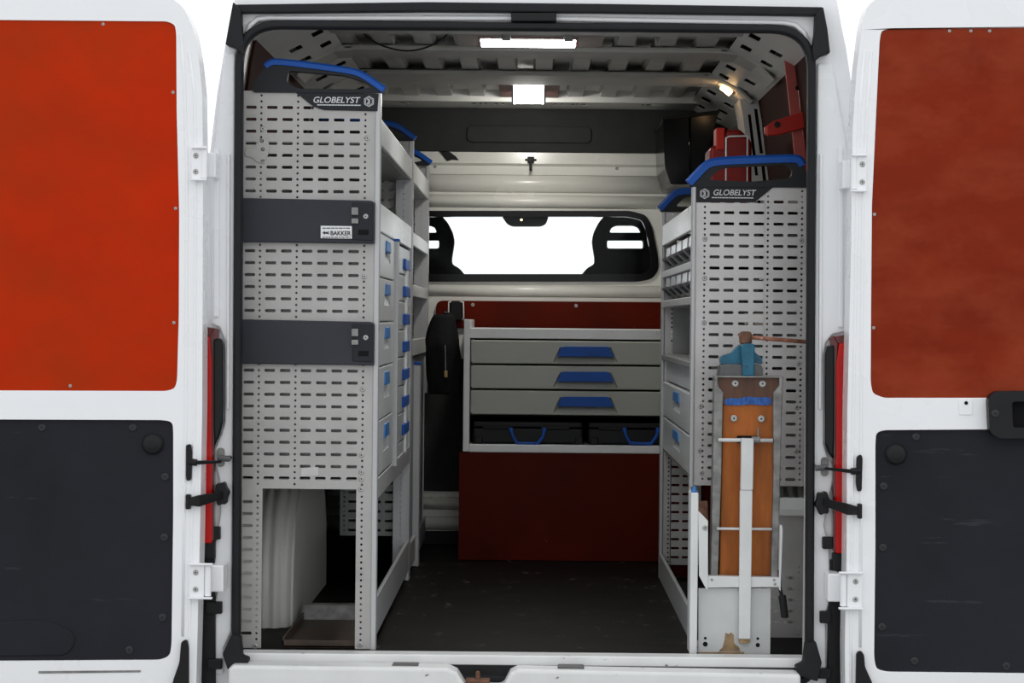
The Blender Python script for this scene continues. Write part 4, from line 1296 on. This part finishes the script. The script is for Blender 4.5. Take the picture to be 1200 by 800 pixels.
# two black cases with blue handles on the case shelf
for (xa_, xb_, ha, hb_, lab) in ((552.5, 684.5, 598, 639, 'black carrying case with blue handle on the left half of the case shelf'),
                                 (688, 819, 731, 772, 'black carrying case with blue handle, partly hidden behind the right shelving unit')):
    zf = cZ(521.0)
    x0, x1 = cX(xa_, 505), cX(xb_, 505)
    t = thing('carrying_case', lab, 'case', ((x0 + x1) / 2, YC + .25, zf), 'cases on the cabinet shelf')
    zt_ = cZ(494.5)
    zm = cZ(502)
    bz = zf + .001
    MB().box(x0 + .004, x1 - .004, YC + .02, YC + .46, bz, zm).build('lower_shell', M['case'], t, bevel=.008, seg=3)
    MB().box(x0 + .006, x1 - .006, YC + .022, YC + .458, zm + .001, zt_).build('lid', M['case'], t, bevel=.006, seg=3)
    for q in (.10, .62):
        xx = x0 + (x1 - x0) * q
        MB().box(xx, xx + .11, YC + .012, YC + .022, zm - .004, zm + .006).build('latch', M['liner'], t, bevel=.003)
    for q in (.03, .92):
        xx = x0 + (x1 - x0) * q
        MB().box(xx, xx + .03, YC + .010, YC + .022, bz, bz + .028).build('corner_foot', M['plastic'], t, bevel=.004)
    hp = PP([(ha + 1, 504), (ha + 3, 511), (ha + 8, 519.5), (hb_ - 9, 520), (hb_ - 3, 512), (hb_ - 1, 504.5)], YC)
    b = MB().sweep([(x, YC + .006, z) for x, z in hp], [(-.006, -.007), (.006, -.007), (.006, .007), (-.006, .007)], up=(0, -1, 0))
    hh = b.build('handle', M['blue'], t, bevel=.003)
    for px in (ha + 1, hb_ - 1):
        x, z = P(px, 503.5, YC)
        MB().box(x - .008, x + .008, YC + .0, YC + .022, z - .008, z + .008).build('handle_pivot', M['blue'], t, bevel=.003)

# ---------------------------------------------------------------- vice bench
YV = 0.09
VB = thing('vice_bench', 'folded wooden workbench on white steel stand with turquoise vice on top', 'workbench', (.58, .2, 0))
V = lambda px, py, Y=YV: P(px, py, Y)
vz = lambda py: P(870, py, YV)[1]
yb0 = YV + .04     # wooden plate plane
b = MB().prism(PP([(848, 443), (912, 443), (907, 675), (843, 675)], yb0), 'y', yb0, yb0 + .03)
b.build('wood_board', M['wood'], VB, bevel=.003)
MB().prism(PP([(840, 441), (915, 441), (912, 468), (908, 474), (848, 474), (845, 468)], yb0 - .002), 'y', yb0 - .003, yb0 - .0005).build('dark_top_stain', M['woodd'], VB)
MB().prism(smoothpoly(PP([(849, 467.5), (858, 466), (867, 467), (876, 464), (886, 466), (896, 465), (904, 466), (904.5, 474), (894, 475), (880, 473.5), (866, 475), (849, 474.5)], yb0 - .004)), 'y', yb0 - .004, yb0 - .003).build('paint_stripe', M['bluepaint'], VB)
# galvanised side channels
for poly in ([(837, 440), (841, 440), (841, 452), (848, 460), (847, 466), (845, 560), (841, 676), (832, 676), (835, 560)],
             [(917.5, 441), (913, 441), (913, 452), (906, 460), (906, 470), (906, 560), (903, 678), (911.5, 678), (914, 560)]):
    MB().prism(PP(poly, yb0 - .01), 'y', yb0 - .018, yb0 + .045).build('side_channel', M['galv'], VB, bevel=.003)
MB().prism(PP([(837, 440), (917.5, 440.5), (917.5, 442.5), (837, 442)], yb0), 'y', yb0 - .016, yb0 + .06).build('top_plate', M['galv'], VB, bevel=.001)
for px, py in ((861.5, 449), (893.5, 449.5), (860, 490), (892, 490.5)):
    x, z = P(px, py, yb0); o = screw('zinc', x, yb0 - .004, z, VB); o.scale = (1.35, 1.2, 1.35)
# cross rods
for (pa, pb, py, r) in ((842, 906, 515.5, .0055), (840, 905, 619.5, .004)):
    a, c = P(pa, py, YV + .01), P(pb, py + .6, YV + .01)
    MB().tube([(a[0], YV + .018, a[1]), (c[0], YV + .018, c[1])], r, 10).build('cross_rod', M['stand'], VB, smooth=True)
a = P(865, 511, YV); c = P(890, 520, YV)
MB().box(a[0], c[0], yb0 - .006, yb0 - .003, c[1], a[1]).build('rod_slot', M['dark'], VB)
x, z = P(886, 515.5, YV + .01)
MB().lathe([(.010, -.012), (.010, .012)], (x, YV + .018, z), 'x', 12).build('rod_collar', M['galv'], VB, bevel=.002)
a, c = P(889.5, 501, YV), P(889, 513, YV)
MB().tube([(a[0], YV + .02, a[1]), (c[0], YV + .018, c[1])], .0025, 8).build('lock_pin', M['galv'], VB)
# central strut: upper sleeve and lower bar
MB().prism(PP([(868.5, 513), (883, 513.5), (882, 574), (867.5, 574)], YV), 'y', YV - .012, YV + .012).build('strut_sleeve', M['stand'], VB, bevel=.003)
st = MB().prism(PP([(867, 574), (881.5, 574), (879, 748), (865.5, 748)], YV), 'y', YV - .010, YV + .010).build('strut_bar', M['stand'], VB, bevel=.002)
MB().prism(PP([(866, 748), (879, 748), (878.5, 753), (866, 753)], YV), 'y', YV - .009, YV + .009).build('strut_tip', M['ruststain'], VB, bevel=.001)
# cradle: crossbar, side plates
MB().prism(PP([(829, 674), (914, 676), (914, 687), (829, 688)], YV + .01), 'y', YV - .004, YV + .030).build('crossbar', M['stand'], VB, bevel=.002)
for px in (834, 907, 908):
    x, z = P(px, 679 if px != 908 else 684, YV); screw('tiny', x, YV - .004, z, VB)
MB().prism(PP([(818, 598), (824, 604), (829.5, 610), (829.5, 690), (827.5, 690), (819, 674)], YV), 'y', YV - .006, YV - .0015).build('side_plate', M['stand'], VB, bevel=.001)
x, z = P(826, 618, YV); o = screw('zinc', x, YV - .006, z, VB)
MB().prism(PP([(914, 616), (916.5, 615), (917, 622), (914.5, 692), (912.5, 690)], YV), 'y', YV - .006, YV + .03).build('side_plate', M['stand'], VB, bevel=.001)
MB().prism(PP([(818, 587), (829, 587), (830, 610), (818, 604)], YV + .05), 'y', YV + .05, YV + .056).build('rusted_lug', M['rust'], VB)
# post with blue tip
xa_, xb_ = P(808.5, 670, YV)[0], P(817.5, 670, YV)[0]
zt_ = P(812, 577, YV)[1]
MB().box(xa_, xb_, YV - .008, YV + .09, .001, zt_).build('stand_post', M['stand'], VB, bevel=.003)
b = MB().lathe([(.009, 0), (.009, .004), (.005, .012), (.004, .018)], ((xa_ + xb_) / 2, YV + .012, zt_), 'z', 10)
b.build('post_tip', M['bluemid'], VB)
# box panel with rusted foot
pb = MB().prism(PP([(818.5, 689), (903, 689), (902.5, 766.5), (818.5, 766.5)], YV + .012), 'y', YV + .012, YV + .016).build('stand_panel', M['standbox'], VB)
MB().box(xb_, P(903, 700, YV)[0], YV + .016, YV + .20, .001, .012).build('stand_base', M['standbox'], VB, bevel=.002)
MB().box(P(899.5, 700, YV)[0], P(903, 700, YV)[0], YV + .016, YV + .20, .001, P(870, 692, YV)[1]).build('stand_side', M['standbox'], VB)
MB().prism(PP([(818.5, 764), (872, 763.5), (872, 766.8), (818.5, 766.8)], YV + .01), 'y', YV + .0095, YV + .012).build('rust_edge', M['ruststain'], VB)
MB().prism(roundpoly(PP([(850, 741), (854, 743), (857, 740.5), (860, 744), (860, 753), (866, 758), (868, 763), (842, 763), (847, 758), (849, 750)], YV + .01), .003, 3), 'y', YV + .0108, YV + .012).build('rust_patch', M['ruststain'], VB)
for px, py, r in ((826.5, 747.5, .004), (826.5, 754.5, .007), (888, 748, .004), (888, 755.5, .006)):
    x, z = P(px, py, YV + .012)
    MB().lathe([(r, 0), (r, -.001)], (x, YV + .012, z), 'y', 12).build('hole', M['dark'], pb)
# black grip lever at the side
gp = PP([(914, 668), (914.5, 690), (917, 700), (920, 724)], YV)
MB().tube([(gp[0][0], YV + .01, gp[0][1]), (gp[1][0], YV + .01, gp[1][1]), (gp[2][0], YV + .008, gp[2][1])], .005, 10).build('grip_rod', M['plastic'], VB)
MB().tube([(gp[2][0] - .001, YV + .008, gp[2][1] + .006), (gp[2][0] + .002, YV + .008, gp[2][1] - .01), (gp[3][0], YV + .008, gp[3][1] + .006), (gp[3][0], YV + .008, gp[3][1])], .0105, 12).build('grip', M['plastic'], VB, smooth=False, bevel=.003)
# the vice: base slab, jaws, column, screw head, bar
yv = yb0 + .02
MB().prism(PP([(844, 428), (850, 426), (891, 427), (893, 431), (893, 441), (842, 441)], yv), 'y', yv - .02, yv + .08).build('vice_base', M['vicebase'], VB, bevel=.003)
MB().prism(roundpoly(PP([(844, 420), (846, 417), (858, 413), (864, 406), (869, 404), (882, 404), (885, 413), (893, 419), (893.5, 427), (882, 425), (870, 426), (845, 427)], yv), .004, 3), 'y', yv - .005, yv + .05).build('vice_jaw', M['vice'], VB, bevel=.005)
MB().prism(roundpoly(PP([(867, 404), (872, 402), (881, 402), (883.5, 405), (882.5, 440), (869, 440)], yv), .004, 3), 'y', yv - .034, yv + .012).build('vice_column', M['vice'], VB, bevel=.005)
x, z = P(873.7, 403, yv - .01)
MB().lathe([(.011, -.004), (.018, .004), (.0185, .026), (.015, .034), (.008, .036)], (x, yv - .010, z), 'z', 14).build('screw_head', M['rust'], VB, bevel=.002)
pa, pb2 = P(866, 394, yv - .01), P(945, 400.5, yv - .01)
MB().tube([(pa[0], yv - .012, pa[1]), (pb2[0], yv + .0, pb2[1])], .0058, 10).build('vice_bar', M['rustbar'], VB, smooth=True)

# ---------------------------------------------------------------- floor tray behind the left legs
tp = [P(330, 765, YL + .02), P(416, 767, YL + .02)]
T = thing('floor_tray', 'shallow dirty brown metal tray on the floor under the left shelving unit', 'tray', (-.6, .4, 0))
xa_, xb_ = -.70, -.452
b = MB().box(xa_, xb_, .14, .72, .001, .006)
b.build('tray_floor', M['tray'], T)
for (x0, x1, y0, y1, h) in ((xa_, xa_ + .005, .14, .72, .028), (xb_ - .005, xb_, .14, .72, .028), (xa_, xb_, .14, .145, .022)):
    MB().box(x0, x1, y0, y1, .001, h).build('tray_rim', M['tray'], T, bevel=.001)
MB().prism([(.72, .001), (.735, .001), (.745, .055), (.73, .05)], 'x', xa_ + .0, xb_).build('tray_back_lip', M['galv'], T, bevel=.002)

# ---------------------------------------------------------------- lamps
x0, z0 = P(558, 56, .95); x1, _ = P(674, 56, .95)
zc_ = 1.800
LT = thing('ceiling_light', 'long bright strip light on a brown plate near the load opening', 'lamp', (.0, 1.0, zc_), 'ceiling lamps')
MB().box((530 - 625) * 7.25 / F, (705 - 625) * 7.25 / F, .69, 1.00, 1.801, 1.806).build('mounting_plate', M['plate'], LT, bevel=.002)
MB().box((557.5 - 625) * 7.3 / F, (674 - 625) * 7.3 / F, .735, .985, 1.7985, 1.803).build('housing', M['plate2'], LT, bevel=.002)
MB().box((560 - 625) * 7.3 / F, (671.5 - 625) * 7.3 / F, .785, .965, 1.796, 1.800).build('diffuser', M['led'], LT, bevel=.001)
for px in (590, 663):
    xx = (px - 625) * 7.2 / F
    MB().box(xx - .014, xx + .014, .66, .72, 1.786, 1.802).build('clip', M['galv'], LT, bevel=.003)
LS = thing('ceiling_light', 'square bright lamp on a maroon plate above the bulkhead', 'lamp', (0, 2.5, 1.8), 'ceiling lamps')
kx = lambda px: (px - 625) * 9.0 / F
MB().box(kx(582), kx(653), 2.30, 2.92, 1.822, 1.828).build('mounting_plate', M['plate2'], LS, bevel=.002)
# wedge-shaped diffuser: one facet looks to the rear and down, the other, out of view, is added to brighten the bulkhead
MB().prism([(2.445, 1.824), (2.45, 1.812), (2.60, 1.762), (2.672, 1.812), (2.676, 1.824)], 'x', kx(597), kx(599.5)).build('housing', M['galv'], LS, bevel=.002)
MB().prism([(2.445, 1.824), (2.45, 1.812), (2.60, 1.762), (2.672, 1.812), (2.676, 1.824)], 'x', kx(634.5), kx(637)).build('housing', M['galv'], LS, bevel=.002)
MB().prism([(2.45, 1.824), (2.595, 1.768), (2.665, 1.824)], 'x', kx(599.5), kx(634.5)).build('diffuser', M['led2'], LS)
x, z = P(853, 103, 2.05)
LW = thing('corner_light', 'small warm glowing lamp on the bent end of the roof beam', 'lamp', (x, 2.06, z), 'ceiling lamps')
b = MB()
b.box(-.028, .028, -.040, .040, -.006, .006)
o1 = b.build('housing', M['liner'], None, bevel=.003)
o2 = MB().box(-.022, .022, -.046, .034, -.016, -.003).build('diffuser', M['warm'], None, bevel=.003)
for o in (o1, o2):
    o.parent = LW
LW.rotation_euler = (0, math.radians(38), 0)

# thin cable looping under the roof header
x0, z0 = P(424, 37, .78); x1, z1 = P(528, 36, .78)
path = [P(422, 35, .78), P(432, 44, .78), P(448, 54, .78), P(474, 60, .78), P(496, 57, .78), P(515, 48, .78), P(527, 37, .78)]
path = smoothpath([(x, .79, z) for x, z in path], 2)
ca = MB().tube(path, .0028, 6, up=(0, 1, 0)).build('cable', M['plastic'], None, smooth=True)
tag(ca, 'thin black cable hanging in a loop from the roof header', 'cable')

# ---------------------------------------------------------------- things on and over the right unit
# red steel carrier on the rear right wall
RC = thing('ladder_carrier', 'red steel carrier rail with bracket on the upper right wall', 'carrier', (.83, .8, 1.33))
yr = .80
MB().prism(PP([(918, 60), (930, 60), (947, 216), (935, 216)], yr), 'y', yr, yr + .012).build('rail_web', M['pinksteel'], RC, bevel=.002)
MB().prism(PP([(931, 60), (938, 62), (956, 216), (948, 216)], yr), 'y', yr + .004, yr + .05).build('rail_flange', M['redsteel'], RC, bevel=.002)
b = MB().prism(roundpoly(PP([(898, 148), (906, 142), (922, 137), (942, 131), (945, 149), (935, 152), (914, 158), (899, 159)], yr - .02), .004, 3), 'y', yr - .03, yr + .002)
br = b.build('bracket', M['redsteel'], RC, bevel=.003)
x, z = P(911, 146, yr - .03)
MB().lathe([(.010, 0), (.010, -.003), (.006, -.003)], (x, yr - .030, z), 'y', 8).build('bracket_nut', M['plastic'], br)
MB().prism(PP([(896, 149), (900, 147), (900, 159), (896, 157)], yr - .02), 'y', yr - .026, yr + .0).build('bracket_tip', M['pinksteel'], RC, bevel=.002)
x, z = P(935, 103, yr)
MB().lathe([(.008, 0), (.008, -.002)], (x, yr, z), 'y', 10).build('rail_hole', M['dark'], RC)
MB().prism(PP([(926, 208), (936, 202), (944, 190), (948, 190), (950, 216), (918, 217)], yr - .03), 'y', yr - .034, yr + .002).build('lower_bracket', M['redsteel'], RC, bevel=.002)

# black box fixed to the bulkhead over the far end of the right unit
yk = 2.62
BB = thing('storage_box', 'glossy black tapered box fixed high on the bulkhead above the right shelving unit', 'box', (.6, 3.0, 1.46))
poly = PP([(786, 216), (779, 195), (777, 138), (808, 134), (842, 130), (838, 150), (831, 168), (828, 200), (812, 216)], yk)
MB().prism(roundpoly(poly, .006, 3), 'y', yk, YB - .024).build('box_body', M['gloss'], BB, bevel=.006, seg=3)
p1, p2 = P(808, 133, yk), P(809, 216, yk)
MB().tube([(p1[0], yk - .002, p1[1]), (p2[0], yk - .002, p2[1])], .005, 8).build('seam_bead', M['gloss'], BB, smooth=True)
MB().prism(PP([(776, 137), (808, 133), (843, 129), (843, 133), (808, 138), (776, 141)], yk), 'y', yk - .008, YB - .024).build('rim', M['plastic'], BB, bevel=.003)

# red canister with a white wire rack in front, standing on top of the right unit
yk = 1.30
zb2 = zR(240) + .002
RB = thing('red_canister', 'red plastic canister standing on top of the right shelving unit', 'canister', (.72, 1.45, zb2))
x0, z1 = P(832, 151, yk); x1, _ = P(878, 151, yk)
bb = MB().prism([(x0, zb2), (x1 + .01, zb2), (x1 + .01, z1 - .04), (x1 - .03, z1), (x0 + .05, z1), (x0 + .045, z1 - .045), (x0, z1 - .06)], 'y', yk, yk + .22)
bb.build('canister_body', M['redplastic'], RB, bevel=.012, seg=3)
MB().box(x0 + .02, x0 + .05, yk - .006, yk + .1, z1 - .07, z1 + .004).build('spout', M['redsteel'], RB, bevel=.004)
WR = thing('wire_rack', 'thin white wire frame standing in front of the red canister', 'rack', (.74, 1.25, zb2))
p = [P(851, 215, yk - .04), P(851, 162, yk - .04), P(854, 160, yk - .04), P(876, 159, yk - .04), P(876, 215, yk - .04)]
p[0] = (p[0][0], zb2 + .003); p[-1] = (p[-1][0], zb2 + .003)
MB().tube([(x, yk - .04, z) for x, z in p], .003, 8, up=(0, 1, 0)).build('wire', M['stand'], WR, smooth=True)
MB().box(p[0][0] - .004, p[-1][0] + .004, yk - .046, yk - .032, zb2, zb2 + .005).build('wire_foot', M['stand'], WR, bevel=.001)

# black jacket hanging on a hook beside the drawer cabinet
yj = 2.60
JK = thing('hanging_jacket', 'black jacket hanging from a hook left of the drawer cabinet', 'jacket', (-.38, 2.66, .7))
cxj, top = P(517, 376, yj)
b = MB()
nr, na = 22, 28
x_c, z_top, z_bot = P(519, 368, yj)[0], P(517, 368, yj)[1], P(517, 462, yj)[1]
for i in range(nr + 1):
    t_ = i / nr
    z = z_top + (z_bot - z_top) * t_
    rw = (.036 + .030 * min(1, t_ * 3.0) ** .7) * (1 - .18 * max(0, t_ - .8) * 5)
    rd = (.02 + .05 * min(1, t_ * 2.5)) * (1 - .2 * max(0, t_ - .8) * 5)
    off = -.006 * math.sin(t_ * 5)
    for j in range(na):
        a = 2 * math.pi * j / na
        fold = 1 + .10 * math.sin(a * 5 + t_ * 3) * min(1, t_ * 2) + .05 * math.sin(a * 9 - t_ * 6)
        b.v.append((x_c + off + rw * fold * math.cos(a), yj + .07 + rd * fold * math.sin(a), z))
for i in range(nr):
    for j in range(na):
        a = i * na + j
        c = i * na + (j + 1) % na
        b.f.append((a, c, c + na, a + na))
b.f.append(tuple(range(na)))
b.f.append(tuple(nr * na + j for j in range(na - 1, -1, -1)))
b.build('jacket_body', M['fabric'], JK, smooth=True)
p1, p2 = P(522, 404, yj), P(522.5, 437, yj)
MB().tube([(p1[0], yj - .022, p1[1]), (p2[0], yj - .022, p2[1])], .0018, 6).build('zip', M['galv'], JK)
x, z = P(522.7, 437, yj)
MB().box(x - .006, x + .006, yj - .028, yj - .016, z - .016, z + .010).build('zip_tag', M['tan'], JK, bevel=.002)
# hook holder above the jacket
HK = thing('coat_hook', 'small black wall holder with pale wire clips on the red backing board', 'hook', (-.33, YB - .04, 1.0))
MB().prism(roundpoly(PP([(528, 352), (541, 353), (542, 375), (527, 376)], YB - .05), .012, 4), 'y', YB - .05, YB - .022).build('holder', M['plastic'], HK, bevel=.004)
for pts in ([(529, 353), (526, 354), (525.5, 372), (527, 375)], [(539, 353), (543, 354), (543.5, 372), (541.5, 375)]):
    MB().tube([(x, YB - .054, z) for x, z in PP(pts, YB - .05)], .0028, 8, up=(0, 1, 0)).build('wire_clip', M['white'], HK, smooth=True)
x, z = P(519, 372, YB - .1)
MB().tube([(P(533, 374, YB - .05)[0], YB - .04, P(533, 374, YB - .05)[1]), (P(530, 380, YB - .05)[0], YB - .12, P(530, 380, YB - .05)[1]), (x_c + .02, yj + .12, z_top + .004), (x_c, yj + .07, z_top + .006)], .005, 8).build('hook_arm', M['plastic'], HK)

# ---------------------------------------------------------------- cab seats beyond the window
YS = 3.72


def seat(cxp, lab):
    q = lambda pts: PP(pts, YS)
    L_ = [(-38, 290), (-39, 282), (-37, 272), (-31, 260), (-24, 252), (-12, 248)]
    R_ = [(-a, b_) for a, b_ in reversed(L_)]
    sh = [(-36, 302), (-36, 309), (-45, 314), (-54, 325), (-58, 345), (-60, 470), (60, 470), (58, 345), (54, 325), (45, 314), (36, 309), (36, 302)]
    outl = [(cxp + a, b_) for a, b_ in (L_ + R_ + list(reversed(sh)))]
    s1 = [(cxp + a, b_) for a, b_ in [(-19, 272.5), (19, 272.5), (16, 266), (10, 263.5), (-10, 263.5), (-16, 266)]]
    s2 = [(cxp + a, b_) for a, b_ in [(-21.5, 291), (21.5, 291), (21.5, 281), (-21.5, 281)]]
    x0, z0 = P(cxp, 470, YS)
    t = thing('cab_seat', lab, 'seat', (x0, YS + .2, z0 - .2), 'seats in the cab')
    MB().prism(roundpoly(q(outl), .012, 3), 'y', YS, YS + .11, [roundpoly(q(s1), .008, 3), roundpoly(q(s2), .010, 3)]).build('backrest', M['seat'], t, bevel=.012, seg=3)
    MB().box(x0 - .24, x0 + .24, YS + .05, YS + .58, z0 - .18, z0 + .0).build('cushion', M['seat'], t, bevel=.04, seg=3)
    MB().box(x0 - .20, x0 + .20, YS + .08, YS + .5, -.30, z0 - .18).build('pedestal', M['plastic'], t, bevel=.01)


seat(733, 'black cab seat with slotted headrest seen at the right end of the bulkhead window')
seat(493, 'black cab seat with slotted headrest seen at the left end of the bulkhead window')
cf = MB().box(-.95, .95, YB + .02, 4.3, -.34, -.30).build('floor_cab', M['rubber'])
tag(cf, 'dark rubber floor of the driver cab beyond the bulkhead', 'floor', kind='structure')
